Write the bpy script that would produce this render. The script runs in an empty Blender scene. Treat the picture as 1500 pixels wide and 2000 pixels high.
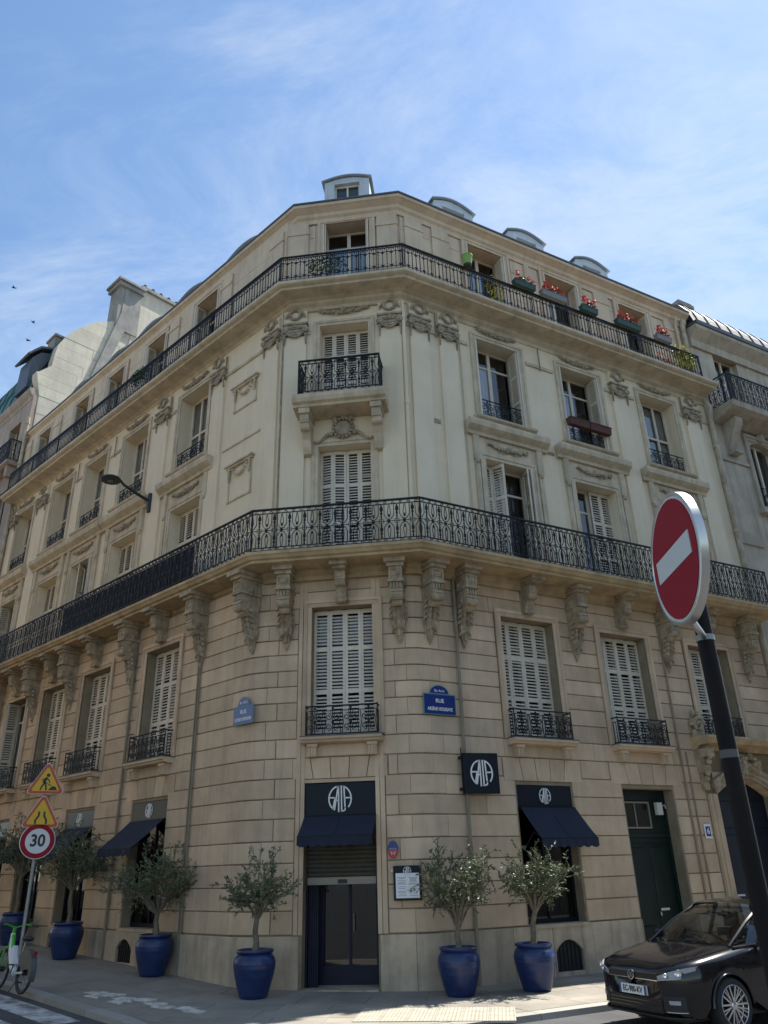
import bpy, math, random
from math import sin, cos, pi, radians as R_, sqrt, atan2
from mathutils import Matrix, Vector
random.seed(7)
S = bpy.context.scene
COL = S.collection

# ---------------------------------------------------------------- camera
cam = bpy.data.cameras.new('camera')
camo = bpy.data.objects.new('camera', cam)
COL.objects.link(camo)
S.camera = camo
cam.sensor_fit = 'VERTICAL'
cam.sensor_height = 36.0
cam.lens = 36.0 * 1500 / 2000
cam.clip_start = 0.05
cam.clip_end = 3000
CAMP = Vector((2.987, -16.289, 2.0))
_p, _r, _y = R_(25.03), R_(-1.63), R_(-7.1)
_fw = Vector((sin(_y) * cos(_p), cos(_y) * cos(_p), sin(_p)))
_rt = Vector((cos(_y), -sin(_y), 0))
_up = _rt.cross(_fw)
_r2 = _rt * cos(_r) + _up * sin(_r)
_u2 = -_rt * sin(_r) + _up * cos(_r)
camo.matrix_world = Matrix(((_r2.x, _u2.x, -_fw.x, CAMP.x), (_r2.y, _u2.y, -_fw.y, CAMP.y),
                            (_r2.z, _u2.z, -_fw.z, CAMP.z), (0, 0, 0, 1)))

# ---------------------------------------------------------------- daylight
SUN_EL, SUN_HEAD = R_(61), R_(51.6)
world = bpy.data.worlds.new('World')
S.world = world
world.use_nodes = True
wt = world.node_tree
wt.nodes.clear()
def wn(t, **k):
    n = wt.nodes.new(t)
    for a, b in k.items():
        setattr(n, a, b)
    return n
sky = wn('ShaderNodeTexSky', sky_type='NISHITA', sun_disc=False, sun_elevation=SUN_EL, sun_rotation=SUN_HEAD,
         altitude=50, air_density=1.0, dust_density=0.2, ozone_density=0.5)
SKY_STR = 0.105
tc = wn('ShaderNodeTexCoord')
sep = wn('ShaderNodeSeparateXYZ')
wt.links.new(tc.outputs['Generated'], sep.inputs[0])
addz = wn('ShaderNodeMath', operation='ADD'); addz.inputs[1].default_value = 0.22
mx = wn('ShaderNodeMath', operation='MAXIMUM'); mx.inputs[1].default_value = 0.0
wt.links.new(sep.outputs['Z'], mx.inputs[0]); wt.links.new(mx.outputs[0], addz.inputs[0])
dv = wn('ShaderNodeVectorMath', operation='DIVIDE')
cmb = wn('ShaderNodeCombineXYZ')
for i in range(3):
    wt.links.new(addz.outputs[0], cmb.inputs[i])
wt.links.new(tc.outputs['Generated'], dv.inputs[0]); wt.links.new(cmb.outputs[0], dv.inputs[1])
mp = wn('ShaderNodeMapping'); mp.inputs['Rotation'].default_value = (0, 0, 0.5)
mp.inputs['Scale'].default_value = (1.0, 1.9, 1.0)
wt.links.new(dv.outputs[0], mp.inputs['Vector'])
n1 = wn('ShaderNodeTexNoise'); n1.inputs['Scale'].default_value = 2.5; n1.inputs['Detail'].default_value = 15
n1.inputs['Roughness'].default_value = 0.68; n1.inputs['Distortion'].default_value = 0.5
n2 = wn('ShaderNodeTexNoise'); n2.inputs['Scale'].default_value = 0.75; n2.inputs['Detail'].default_value = 4
wt.links.new(mp.outputs[0], n1.inputs['Vector']); wt.links.new(dv.outputs[0], n2.inputs['Vector'])
mulc = wn('ShaderNodeMath', operation='MULTIPLY')
wt.links.new(n1.outputs['Fac'], mulc.inputs[0]); wt.links.new(n2.outputs['Fac'], mulc.inputs[1])
rmp = wn('ShaderNodeMapRange'); rmp.inputs['From Min'].default_value = 0.17; rmp.inputs['From Max'].default_value = 0.40
rmp.inputs['To Max'].default_value = 0.52
rmp.interpolation_type = 'SMOOTHSTEP'
wt.links.new(mulc.outputs[0], rmp.inputs['Value'])
mixc = wn('ShaderNodeMix', data_type='RGBA')
wt.links.new(rmp.outputs[0], mixc.inputs['Factor'])
tint = wn('ShaderNodeMix', data_type='RGBA', blend_type='MULTIPLY'); tint.inputs['Factor'].default_value = 1.0
wt.links.new(sky.outputs[0], tint.inputs['A']); tint.inputs['B'].default_value = (0.90, 1.0, 1.03, 1)
wt.links.new(tint.outputs['Result'], mixc.inputs['A'])
CLOUD = (3.9, 4.3, 4.8, 1)
mixc.inputs['B'].default_value = CLOUD
bg = wn('ShaderNodeBackground'); bg.inputs['Strength'].default_value = SKY_STR
wo = wn('ShaderNodeOutputWorld')
wt.links.new(mixc.outputs['Result'], bg.inputs['Color']); wt.links.new(bg.outputs[0], wo.inputs['Surface'])

sl = bpy.data.lights.new('sun', 'SUN')
sl.energy = 5.0; sl.angle = R_(0.53); sl.color = (1.0, 0.95, 0.87)
so = bpy.data.objects.new('sun', sl); COL.objects.link(so)
_sd = Vector((sin(SUN_HEAD) * cos(SUN_EL), cos(SUN_HEAD) * cos(SUN_EL), sin(SUN_EL)))
so.rotation_euler = (-_sd).to_track_quat('-Z', 'Y').to_euler()
so.location = _sd * 60
vs = S.view_settings
vs.view_transform = 'Standard'; vs.look = 'None'; vs.gamma = 1.0; vs.use_curve_mapping = False
vs.exposure = 1.08
S.cycles.max_bounces = 6; S.cycles.diffuse_bounces = 4; S.cycles.transparent_max_bounces = 8
S.cycles.caustics_reflective = False; S.cycles.caustics_refractive = False

# ---------------------------------------------------------------- materials
MATS = {}
def mat(name, c, rough=0.7, c2=None, scale=6.0, metal=0.0, bump=0.0, bscale=60.0, streak=0.0, rnd=0.0, spec=0.5, coat=0.0,
        lo=0.35, hi=0.65, obj=False, patch=0.0, patchc=(0.2, 0.19, 0.17), streakc=(0.09, 0.08, 0.065)):
    m = bpy.data.materials.new(name); m.use_nodes = True
    nt = m.node_tree; b = nt.nodes['Principled BSDF']
    N = nt.nodes.new; L = nt.links.new
    b.inputs['Roughness'].default_value = rough; b.inputs['Metallic'].default_value = metal
    b.inputs['Specular IOR Level'].default_value = spec
    b.inputs['Coat Weight'].default_value = coat
    if obj:
        src = N('ShaderNodeTexCoord').outputs['Object']
    else:
        src = N('ShaderNodeNewGeometry').outputs['Position']
    col = None
    base = N('ShaderNodeRGB'); base.outputs[0].default_value = (*c, 1); col = base.outputs[0]
    if c2:
        n = N('ShaderNodeTexNoise'); n.inputs['Scale'].default_value = scale; n.inputs['Detail'].default_value = 7
        n.inputs['Roughness'].default_value = 0.62
        L(src, n.inputs['Vector'])
        mr = N('ShaderNodeMapRange'); mr.inputs['From Min'].default_value = lo; mr.inputs['From Max'].default_value = hi
        L(n.outputs['Fac'], mr.inputs['Value'])
        mi = N('ShaderNodeMix'); mi.data_type = 'RGBA'
        L(mr.outputs[0], mi.inputs['Factor']); L(col, mi.inputs['A']); mi.inputs['B'].default_value = (*c2, 1)
        col = mi.outputs['Result']
    if patch:
        n = N('ShaderNodeTexNoise'); n.inputs['Scale'].default_value = 0.55; n.inputs['Detail'].default_value = 9; n.inputs['Roughness'].default_value = 0.7
        L(src, n.inputs['Vector'])
        mr = N('ShaderNodeMapRange'); mr.inputs['From Min'].default_value = 0.44; mr.inputs['From Max'].default_value = 0.72
        mr.inputs['To Max'].default_value = patch
        L(n.outputs['Fac'], mr.inputs['Value'])
        mi = N('ShaderNodeMix'); mi.data_type = 'RGBA'
        L(mr.outputs[0], mi.inputs['Factor']); L(col, mi.inputs['A']); mi.inputs['B'].default_value = (*patchc, 1)
        col = mi.outputs['Result']
    if streak:
        mpn = N('ShaderNodeMapping'); mpn.inputs['Scale'].default_value = (2.6, 2.6, 0.28)
        L(src, mpn.inputs['Vector'])
        n = N('ShaderNodeTexNoise'); n.inputs['Scale'].default_value = 1.6; n.inputs['Detail'].default_value = 8
        n.inputs['Roughness'].default_value = 0.65
        L(mpn.outputs[0], n.inputs['Vector'])
        mr = N('ShaderNodeMapRange'); mr.inputs['From Min'].default_value = 0.47; mr.inputs['From Max'].default_value = 0.78
        mr.inputs['To Max'].default_value = streak
        L(n.outputs['Fac'], mr.inputs['Value'])
        mi = N('ShaderNodeMix'); mi.data_type = 'RGBA'
        L(mr.outputs[0], mi.inputs['Factor']); L(col, mi.inputs['A']); mi.inputs['B'].default_value = (*streakc, 1)
        col = mi.outputs['Result']
    if rnd:
        oi = N('ShaderNodeObjectInfo'); gi = N('ShaderNodeNewGeometry')
        ad = N('ShaderNodeMath'); ad.operation = 'ADD'; L(oi.outputs['Random'], ad.inputs[0]); L(gi.outputs['Random Per Island'], ad.inputs[1])
        fr = N('ShaderNodeMath'); fr.operation = 'FRACT'; L(ad.outputs[0], fr.inputs[0])
        mr = N('ShaderNodeMapRange'); mr.inputs['To Min'].default_value = 1 - rnd; mr.inputs['To Max'].default_value = 1 + rnd
        L(fr.outputs[0], mr.inputs['Value'])
        hs = N('ShaderNodeHueSaturation'); L(mr.outputs[0], hs.inputs['Value']); L(col, hs.inputs['Color'])
        col = hs.outputs['Color']
    L(col, b.inputs['Base Color'])
    if bump:
        n = N('ShaderNodeTexNoise'); n.inputs['Scale'].default_value = bscale; n.inputs['Detail'].default_value = 6
        L(src, n.inputs['Vector'])
        bp = N('ShaderNodeBump'); bp.inputs['Strength'].default_value = bump; bp.inputs['Distance'].default_value = 0.01
        L(n.outputs['Fac'], bp.inputs['Height']); L(bp.outputs[0], b.inputs['Normal'])
    MATS[name] = m
    return m
def glass(name, tint=(0.02, 0.025, 0.03), trans=0.55, rough=0.02, ior=1.5):
    m = bpy.data.materials.new(name); m.use_nodes = True
    nt = m.node_tree; nt.nodes.clear(); N = nt.nodes.new; L = nt.links.new
    out = N('ShaderNodeOutputMaterial')
    tr = N('ShaderNodeBsdfTransparent'); tr.inputs[0].default_value = (trans, trans * 1.02, trans * 1.02, 1)
    gl = N('ShaderNodeBsdfGlossy'); gl.inputs['Roughness'].default_value = rough
    lw_ = N('ShaderNodeLayerWeight'); lw_.inputs['Blend'].default_value = 0.5
    pw_ = N('ShaderNodeMath'); pw_.operation = 'POWER'; pw_.inputs[1].default_value = 4.0; L(lw_.outputs['Facing'], pw_.inputs[0])
    fr = N('ShaderNodeMath'); fr.operation = 'MULTIPLY_ADD'; fr.inputs[1].default_value = 0.9; fr.inputs[2].default_value = ((ior - 1) / (ior + 1)) ** 2
    L(pw_.outputs[0], fr.inputs[0])
    mi = N('ShaderNodeMixShader'); L(fr.outputs[0], mi.inputs[0]); L(tr.outputs[0], mi.inputs[1]); L(gl.outputs[0], mi.inputs[2])
    L(mi.outputs[0], out.inputs['Surface'])
    MATS[name] = m
    return m
mat('rust_stone', (0.62, 0.465, 0.315), 0.9, (0.50, 0.365, 0.24), 1.3, bump=0.35, bscale=45, streak=0.38, rnd=0.13, streakc=(0.19, 0.16, 0.12), patch=0.40, patchc=(0.33, 0.28, 0.21))
mat('rust_joint', (0.29, 0.23, 0.155), 0.95, (0.22, 0.17, 0.11), 3)
mat('plinth_stone', (0.54, 0.43, 0.31), 0.92, (0.39, 0.315, 0.225), 1.8, bump=0.4, bscale=40, streak=0.6, rnd=0.08, patch=0.45, patchc=(0.25, 0.215, 0.165))
mat('carved_stone', (0.46, 0.365, 0.24), 0.92, (0.25, 0.195, 0.13), 6, bump=0.5, bscale=40, streak=0.55)
mat('slab_stone', (0.53, 0.39, 0.22), 0.9, (0.34, 0.25, 0.14), 2.2, bump=0.3, bscale=40, streak=0.35)
mat('cream_wall', (0.76, 0.645, 0.465), 0.85, (0.70, 0.585, 0.415), 0.9, bump=0.12, bscale=30, streak=0.20, streakc=(0.30, 0.27, 0.21))
mat('cream_trim', (0.63, 0.52, 0.37), 0.88, (0.46, 0.39, 0.27), 2.5, bump=0.25, bscale=40, streak=0.5, streakc=(0.17, 0.15, 0.11))
mat('attic_stone', (0.62, 0.505, 0.365), 0.88, (0.53, 0.41, 0.29), 1.1, bump=0.2, bscale=40, streak=0.5, streakc=(0.30, 0.2, 0.15))
mat('carved_cream', (0.46, 0.38, 0.27), 0.9, (0.24, 0.20, 0.14), 7, bump=0.4, bscale=50, streak=0.4)
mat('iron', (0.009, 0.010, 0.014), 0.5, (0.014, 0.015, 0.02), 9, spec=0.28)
mat('white_paint', (0.68, 0.60, 0.48), 0.6, (0.60, 0.53, 0.42), 4, streak=0.25, streakc=(0.3, 0.28, 0.24), rnd=0.05)
mat('grey_reveal', (0.34, 0.33, 0.27), 0.8, (0.29, 0.28, 0.23), 3, streak=0.3)
mat('dark_room', (0.02, 0.02, 0.022), 0.9)
mat('room_wall', (0.10, 0.095, 0.09), 0.9)
mat('curtain', (0.66, 0.74, 0.84), 0.8, (0.62, 0.68, 0.76), 9)
mat('inner_blind', (0.44, 0.41, 0.35), 0.8, (0.38, 0.35, 0.30), 3)
mat('zinc', (0.42, 0.45, 0.48), 0.45, (0.34, 0.37, 0.40), 2.5, metal=0.35, streak=0.25)
mat('zinc_warm', (0.30, 0.26, 0.235), 0.6, (0.23, 0.20, 0.18), 2.0, streak=0.3)
mat('zinc_dark', (0.09, 0.10, 0.115), 0.5, (0.07, 0.078, 0.09), 4, metal=0.2)
mat('pale_zinc', (0.52, 0.57, 0.60), 0.5, (0.43, 0.48, 0.51), 2.0, streak=0.3, streakc=(0.25, 0.27, 0.28))
mat('copper_roof', (0.07, 0.17, 0.155), 0.6, (0.045, 0.11, 0.105), 3, streak=0.3, streakc=(0.03, 0.05, 0.05))
mat('gable_render', (0.60, 0.545, 0.43), 0.9, (0.47, 0.43, 0.345), 1.0, bump=0.4, bscale=12, streak=0.55, streakc=(0.33, 0.31, 0.26), rnd=0.05, patch=0.5, patchc=(0.34, 0.32, 0.27))
mat('flue_render', (0.32, 0.305, 0.27), 0.9, (0.20, 0.195, 0.18), 1.5, bump=0.3, bscale=20, streak=0.4)
mat('neighbour_stone', (0.47, 0.405, 0.315), 0.9, (0.36, 0.31, 0.24), 1.4, bump=0.25, bscale=40, streak=0.5, rnd=0.06)
mat('neighbour_pink', (0.40, 0.32, 0.26), 0.9, (0.31, 0.24, 0.19), 1.4, bump=0.25, bscale=40, streak=0.5)
mat('pipe_cream', (0.50, 0.45, 0.34), 0.6, (0.33, 0.26, 0.17), 2.6, streak=0.5)
mat('pipe_stone', (0.24, 0.20, 0.14), 0.7, (0.18, 0.15, 0.10), 3)
mat('terracotta', (0.075, 0.028, 0.02), 0.8, (0.11, 0.042, 0.03), 5)
mat('navy_cloth', (0.007, 0.011, 0.026), 0.9, (0.011, 0.016, 0.036), 3, bump=0.15, bscale=300)
mat('navy_board', (0.005, 0.008, 0.015), 0.5, spec=0.25)
mat('board_gloss', (0.016, 0.014, 0.013), 0.34, spec=0.5)
mat('sign_white', (0.75, 0.74, 0.70), 0.6)
mat('steel_slat', (0.062, 0.056, 0.04), 0.65, (0.045, 0.04, 0.03), 5, metal=0.3)
mat('steel_bar', (0.22, 0.20, 0.16), 0.5, (0.24, 0.22, 0.18), 5, metal=0.3)
mat('blue_frame', (0.004, 0.006, 0.022), 0.5, spec=0.3)
mat('green_door', (0.004, 0.012, 0.010), 0.5, (0.005, 0.016, 0.013), 3, spec=0.3)
mat('portal_door', (0.006, 0.009, 0.018), 0.5, (0.008, 0.012, 0.023), 3, spec=0.25)
mat('vent_black', (0.012, 0.012, 0.013), 0.7)
mat('pot_blue', (0.007, 0.017, 0.072), 0.38, (0.014, 0.034, 0.11), 4, bump=0.2, bscale=25, spec=0.4, coat=0.15, obj=True)
mat('soil', (0.03, 0.022, 0.015), 0.95, (0.05, 0.035, 0.022), 20)
mat('bark', (0.20, 0.165, 0.12), 0.95, (0.11, 0.09, 0.065), 14, bump=0.7, bscale=40, obj=True)
mat('olive_leaf', (0.085, 0.108, 0.045), 0.46, (0.145, 0.17, 0.095), 2.0, rnd=0.5, spec=0.35)
mat('geranium_leaf', (0.05, 0.10, 0.025), 0.6, (0.08, 0.13, 0.04), 9, rnd=0.3)
mat('geranium_red', (0.55, 0.035, 0.05), 0.6, (0.65, 0.10, 0.11), 12)
mat('yellow_leaf', (0.62, 0.54, 0.07), 0.6, (0.34, 0.38, 0.06), 12, rnd=0.3)
mat('box_green', (0.02, 0.06, 0.05), 0.6)
mat('box_grey', (0.20, 0.21, 0.21), 0.6)
mat('pot_lime', (0.22, 0.36, 0.07), 0.5)
mat('pavement_grey', (0.29, 0.262, 0.215), 0.85, (0.21, 0.19, 0.155), 0.9, bump=0.35, bscale=60, rnd=0.10, patch=0.6, patchc=(0.13, 0.12, 0.105))
mat('pavement_joint', (0.42, 0.40, 0.35), 0.95, (0.24, 0.225, 0.205), 2)
mat('kerb_granite', (0.33, 0.315, 0.28), 0.8, (0.24, 0.23, 0.20), 60, bump=0.3, bscale=80, rnd=0.1)
mat('asphalt', (0.075, 0.075, 0.078), 0.88, (0.055, 0.055, 0.058), 1.1, bump=0.5, bscale=120, patch=0.5, patchc=(0.035, 0.035, 0.036))
mat('road_paint', (0.50, 0.50, 0.48), 0.8, (0.13, 0.13, 0.13), 3.2, lo=0.42, hi=0.62)
mat('tactile', (0.40, 0.365, 0.29), 0.8, (0.31, 0.28, 0.22), 5, bump=0.2)
mat('tactile_worn', (0.55, 0.53, 0.48), 0.8, (0.27, 0.255, 0.22), 5, lo=0.42, hi=0.6)
mat('lamp_black', (0.016, 0.02, 0.024), 0.4)
mat('lamp_glass', (0.12, 0.12, 0.11), 0.3)
mat('alu', (0.62, 0.61, 0.58), 0.28, (0.5, 0.49, 0.46), 2, metal=0.85)
mat('sign_red', (0.27, 0.004, 0.016), 0.5, spec=0.2)
mat('sign_grey_white', (0.58, 0.58, 0.55), 0.45)
mat('sign_yellow', (0.62, 0.36, 0.012), 0.45)
mat('sign_orange_red', (0.45, 0.06, 0.02), 0.45)
mat('sign_black', (0.012, 0.012, 0.013), 0.5)
mat('pole_black', (0.007, 0.005, 0.005), 0.5, (0.012, 0.008, 0.008), 5, spec=0.12)
mat('pole_grey', (0.27, 0.28, 0.27), 0.45, (0.21, 0.22, 0.21), 8, metal=0.3)
mat('enamel_blue', (0.008, 0.028, 0.17), 0.3)
mat('enamel_pale', (0.11, 0.16, 0.33), 0.4, (0.14, 0.19, 0.36), 8)  # left street plate: sky glare put into its blue; also the plaque band
mat('enamel_green', (0.09, 0.22, 0.22), 0.4)
mat('plaque_red', (0.40, 0.02, 0.04), 0.35)
mat('paper', (0.74, 0.74, 0.76), 0.7)
mat('ink', (0.22, 0.22, 0.24), 0.8)
mat('car_paint', (0.004, 0.004, 0.006), 0.16, spec=0.3, coat=0.55)
mat('car_trim', (0.010, 0.010, 0.010), 0.55)
mat('chrome', (0.75, 0.75, 0.75), 0.12, metal=1.0)
mat('alloy', (0.60, 0.60, 0.60), 0.28, metal=0.9)
mat('tyre', (0.022, 0.022, 0.022), 0.85)
mat('lamp_lens', (0.34, 0.35, 0.37), 0.28, metal=0.35, coat=0.6)
mat('seat_grey', (0.09, 0.088, 0.08), 0.8)
mat('bike_green', (0.05, 0.36, 0.03), 0.35, coat=0.3)
mat('bike_white', (0.66, 0.68, 0.70), 0.4)
mat('bike_black', (0.02, 0.02, 0.022), 0.6)
mat('guard_grey', (0.075, 0.072, 0.07), 0.5)
mat('bird_black', (0.015, 0.015, 0.017), 0.7)
mat('white_box', (0.55, 0.53, 0.47), 0.6)
mat('grey_board', (0.40, 0.41, 0.44), 0.6)
mat('lantern_amber', (0.45, 0.25, 0.06), 0.5)
glass('window_glass', trans=0.80, ior=1.7)
glass('shop_glass', trans=0.34, ior=1.7)
glass('car_glass', trans=0.62, ior=1.6)

# ---------------------------------------------------------------- helpers
class MB:
    def __init__(s, m=None):
        s.v = []; s.f = []; s.m = m
    def add(s, vs, fs, m=None):
        o = len(s.v)
        mm = m if m is not None else s.m
        if mm is not None:
            vs = [mm @ Vector(v) for v in vs]
        s.v += [tuple(v) for v in vs]
        s.f += [tuple(i + o for i in f) for f in fs]
        return s
    def box(s, x0, x1, y0, y1, z0, z1, m=None):
        return s.add([(x0, y0, z0), (x1, y0, z0), (x1, y1, z0), (x0, y1, z0), (x0, y0, z1), (x1, y0, z1), (x1, y1, z1), (x0, y1, z1)],
                     [(3, 2, 1, 0), (4, 5, 6, 7), (0, 1, 5, 4), (1, 2, 6, 5), (2, 3, 7, 6), (3, 0, 4, 7)], m)
    def tbox(s, x0, x1, y0, y1, z0, z1, t=0.01, m=None):   # box whose front face (low y) is bevelled
        return s.add([(x0, y0 + t, z0), (x1, y0 + t, z0), (x1, y0 + t, z1), (x0, y0 + t, z1),
                      (x0 + t, y0, z0 + t), (x1 - t, y0, z0 + t), (x1 - t, y0, z1 - t), (x0 + t, y0, z1 - t),
                      (x0, y1, z0), (x1, y1, z0), (x1, y1, z1), (x0, y1, z1)],
                     [(4, 5, 6, 7), (0, 1, 5, 4), (1, 2, 6, 5), (2, 3, 7, 6), (3, 0, 4, 7),
                      (8, 9, 1, 0), (9, 10, 2, 1), (10, 11, 3, 2), (11, 8, 0, 3), (11, 10, 9, 8)], m)
    def prism(s, pts, y0, y1, m=None):                      # polygon in (x,z), extruded in y; counter-clockwise seen from -y
        n = len(pts)
        return s.add([(p[0], y0, p[1]) for p in pts] + [(p[0], y1, p[1]) for p in pts],
                     [tuple(range(n)), tuple(range(2 * n - 1, n - 1, -1))] + [(i, i + n, (i + 1) % n + n, (i + 1) % n) for i in range(n)], m)
    def xprism(s, pts, x0, x1, m=None):                     # profile in (y,z), extruded in x
        n = len(pts)
        return s.add([(x0, p[0], p[1]) for p in pts] + [(x1, p[0], p[1]) for p in pts],
                     [tuple(range(n - 1, -1, -1)), tuple(range(n, 2 * n))] + [(i, (i + 1) % n, (i + 1) % n + n, i + n) for i in range(n)], m)
    def zprism(s, pts, z0, z1, m=None):                     # polygon in (x,y), extruded in z
        n = len(pts)
        return s.add([(p[0], p[1], z0) for p in pts] + [(p[0], p[1], z1) for p in pts],
                     [tuple(range(n - 1, -1, -1)), tuple(range(n, 2 * n))] + [(i, (i + 1) % n, (i + 1) % n + n, i + n) for i in range(n)], m)
    def tube(s, pts, r, n=6, closed=False, m=None, cap=True):
        pts = [Vector(p) for p in pts]
        rs = r if isinstance(r, (list, tuple)) else [r] * len(pts)
        vs = []; fs = []; k = len(pts); ref = None
        for i, p in enumerate(pts):
            if closed:
                t = pts[(i + 1) % k] - pts[i - 1]
            else:
                t = pts[min(i + 1, k - 1)] - pts[max(i - 1, 0)]
            if t.length < 1e-9: t = Vector((0, 0, 1))
            t.normalize()
            if ref is None:
                ref = Vector((0, 1, 0)) if abs(t.y) < 0.9 else Vector((1, 0, 0))
            a = (ref - t * ref.dot(t))
            if a.length < 1e-6: a = t.orthogonal()
            a.normalize(); ref = a
            b = t.cross(a)
            for j in range(n):
                q = 2 * pi * (j + 0.5) / n
                vs.append(p + (a * cos(q) + b * sin(q)) * rs[i])
        for i in range(k if closed else k - 1):
            for j in range(n):
                a = i * n + j; b = i * n + (j + 1) % n; c = ((i + 1) % k) * n + (j + 1) % n; d = ((i + 1) % k) * n + j
                fs.append((a, b, c, d))
        if cap and not closed:
            fs.append(tuple(range(n - 1, -1, -1))); fs.append(tuple(range((k - 1) * n, k * n)))
        return s.add(vs, fs, m)
    def lathe(s, prof, n=24, m=None, c=(0, 0, 0), axis='z'):
        vs = []; fs = []
        for (r, z) in prof:
            for j in range(n):
                a = 2 * pi * j / n
                if axis == 'z': vs.append((c[0] + r * cos(a), c[1] + r * sin(a), c[2] + z))
                else: vs.append((c[0] + r * cos(a), c[1] + z, c[2] + r * sin(a)))
        for i in range(len(prof) - 1):
            for j in range(n):
                q = (i * n + j, i * n + (j + 1) % n, (i + 1) * n + (j + 1) % n, (i + 1) * n + j)
                fs.append(q if axis == 'z' else q[::-1])
        return s.add(vs, fs, m)
    def ball(s, c, rx, ry=None, rz=None, n=6, m=None):
        ry = ry or rx; rz = rz or rx
        vs = [(c[0], c[1], c[2] + rz)]; fs = []; h = max(3, n // 2 + 1)
        for i in range(1, h):
            t = pi * i / h
            for j in range(n):
                a = 2 * pi * j / n
                vs.append((c[0] + rx * sin(t) * cos(a), c[1] + ry * sin(t) * sin(a), c[2] + rz * cos(t)))
        vs.append((c[0], c[1], c[2] - rz)); e = len(vs) - 1
        for j in range(n):
            fs.append((0, 1 + j, 1 + (j + 1) % n)); fs.append((e, 1 + (h - 2) * n + (j + 1) % n, 1 + (h - 2) * n + j))
        for i in range(h - 2):
            for j in range(n):
                fs.append((1 + i * n + j, 1 + (i + 1) * n + j, 1 + (i + 1) * n + (j + 1) % n, 1 + i * n + (j + 1) % n))
        return s.add(vs, fs, m)
    def mesh(s, name, m, smooth=False):
        me = bpy.data.meshes.new(name)
        me.from_pydata(s.v, [], s.f); me.update()
        if m is not None:
            me.materials.append(MATS[m] if isinstance(m, str) else m)
        if smooth:
            me.shade_smooth()
            try: me.set_sharp_from_angle(angle=R_(40))
            except Exception: pass
        return me
def put(name, me, parent=None, M=None, kind=None, label=None, cat=None, group=None):
    o = bpy.data.objects.new(name, me); COL.objects.link(o)
    if parent is not None: o.parent = parent
    if M is not None: o.matrix_local = M
    if kind: o['kind'] = kind
    if label: o['label'] = label
    if cat: o['category'] = cat
    if group: o['group'] = group
    return o
def mk(name, mb, m, parent=None, M=None, smooth=False, **k):
    return put(name, mb.mesh(name, m, smooth), parent, M, **k)
def thing(name, label, cat, M=None, group=None):
    o = put(name, None, None, M, label=label, cat=cat, group=group)
    o.empty_display_size = 0.2
    return o
TXT = {}
def text_mesh(s, size, m, depth=0.004, align='CENTER', bold=0.0, sx=1.0):
    key = (s, size, m, depth, align, bold, sx)
    if key in TXT: return TXT[key]
    cu = bpy.data.curves.new('lettering', 'FONT'); cu.body = s; cu.size = size; cu.extrude = depth / 2
    cu.align_x = align; cu.align_y = 'CENTER'; cu.offset = bold; cu.resolution_u = 4
    o = bpy.data.objects.new('lettering', cu); COL.objects.link(o)
    dg = bpy.context.evaluated_depsgraph_get()
    me = bpy.data.meshes.new_from_object(o.evaluated_get(dg))
    bpy.data.objects.remove(o); bpy.data.curves.remove(cu)
    for v in me.vertices:      # lie in the x-z plane facing -y
        x, y, z = v.co; v.co = (x * sx, -z, y)
    me.name = 'lettering'; me.materials.clear(); me.materials.append(MATS[m])
    TXT[key] = me
    return me
T_ = Matrix.Translation
def RZ(a): return Matrix.Rotation(a, 4, 'Z')
# lettering first, while the scene is still small
for args in ():
    text_mesh(*args)

# facade frames: x runs to the viewer's right, y runs into the wall, d = -y is outward
AL, AR = R_(54.2), R_(54.0)
FR = {'C': (Vector((-1.6, 0, 0)), 0.0), 'R': (Vector((1.6, 0, 0)), pi / 2 - AR), 'L': (Vector((-1.6, 0, 0)), -(pi / 2 - AL))}
uL = Vector((-sin(AL), cos(AL), 0)); nL = Vector((-uL.y, uL.x, 0)); nL = Vector((-cos(AL), -sin(AL), 0))
uR = Vector((sin(AR), cos(AR), 0)); nR = Vector((cos(AR), -sin(AR), 0))
FR['M'] = (FR['L'][0] + nL * 0.28, FR['L'][1])               # lower storeys of the left front stand forward
def FM(k, x=0, d=0, z=0):
    o, a = FR[k]
    return T_(o) @ RZ(a) @ T_(Vector((x, -d, z)))
def W(k, x, d, z=0): return FM(k) @ Vector((x, -d, z))
LEND, REND = 17.4, 11.6
LAMP_S, LAMP_D, LAMP_Z, LAMP_HZ = 6.1, 1.40, 12.25, 12.56
def corner(da, dc, k):
    # meeting of the chamfer (offset dc) with left (offset da) or right front
    if k == 'L': return Vector((-1.6 - (da - sin(AL) * dc) / cos(AL), -dc, 0))
    return Vector((1.6 + (da - sin(AR) * dc) / cos(AR), -dc, 0))
def path(dl, dc, dr, le=LEND, re=REND):
    return [W('L', -le, dl), corner(dl, dc, 'L'), corner(dr, dc, 'R'), W('R', re, dr)]
def sweep(mb, prof, addl=0.0, addc=0.0, addr=0.0, le=LEND, re=REND):
    # closed profile [(d,z)] carried round the three fronts with mitred corners
    n = len(prof); vs = []
    for (d, z) in prof:
        vs.append([Vector((p.x, p.y, z)) for p in path(d + addl, d + addc, d + addr, le, re)])
    V = [p for row in vs for p in row]; fs = []
    for i in range(n):
        j = (i + 1) % n
        for s in range(3):
            fs.append((i * 4 + s, i * 4 + s + 1, j * 4 + s + 1, j * 4 + s))
    fs.append(tuple(i * 4 for i in range(n))); fs.append(tuple(i * 4 + 3 for i in range(n - 1, -1, -1)))
    mb.add(V, fs)
    return mb
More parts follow.
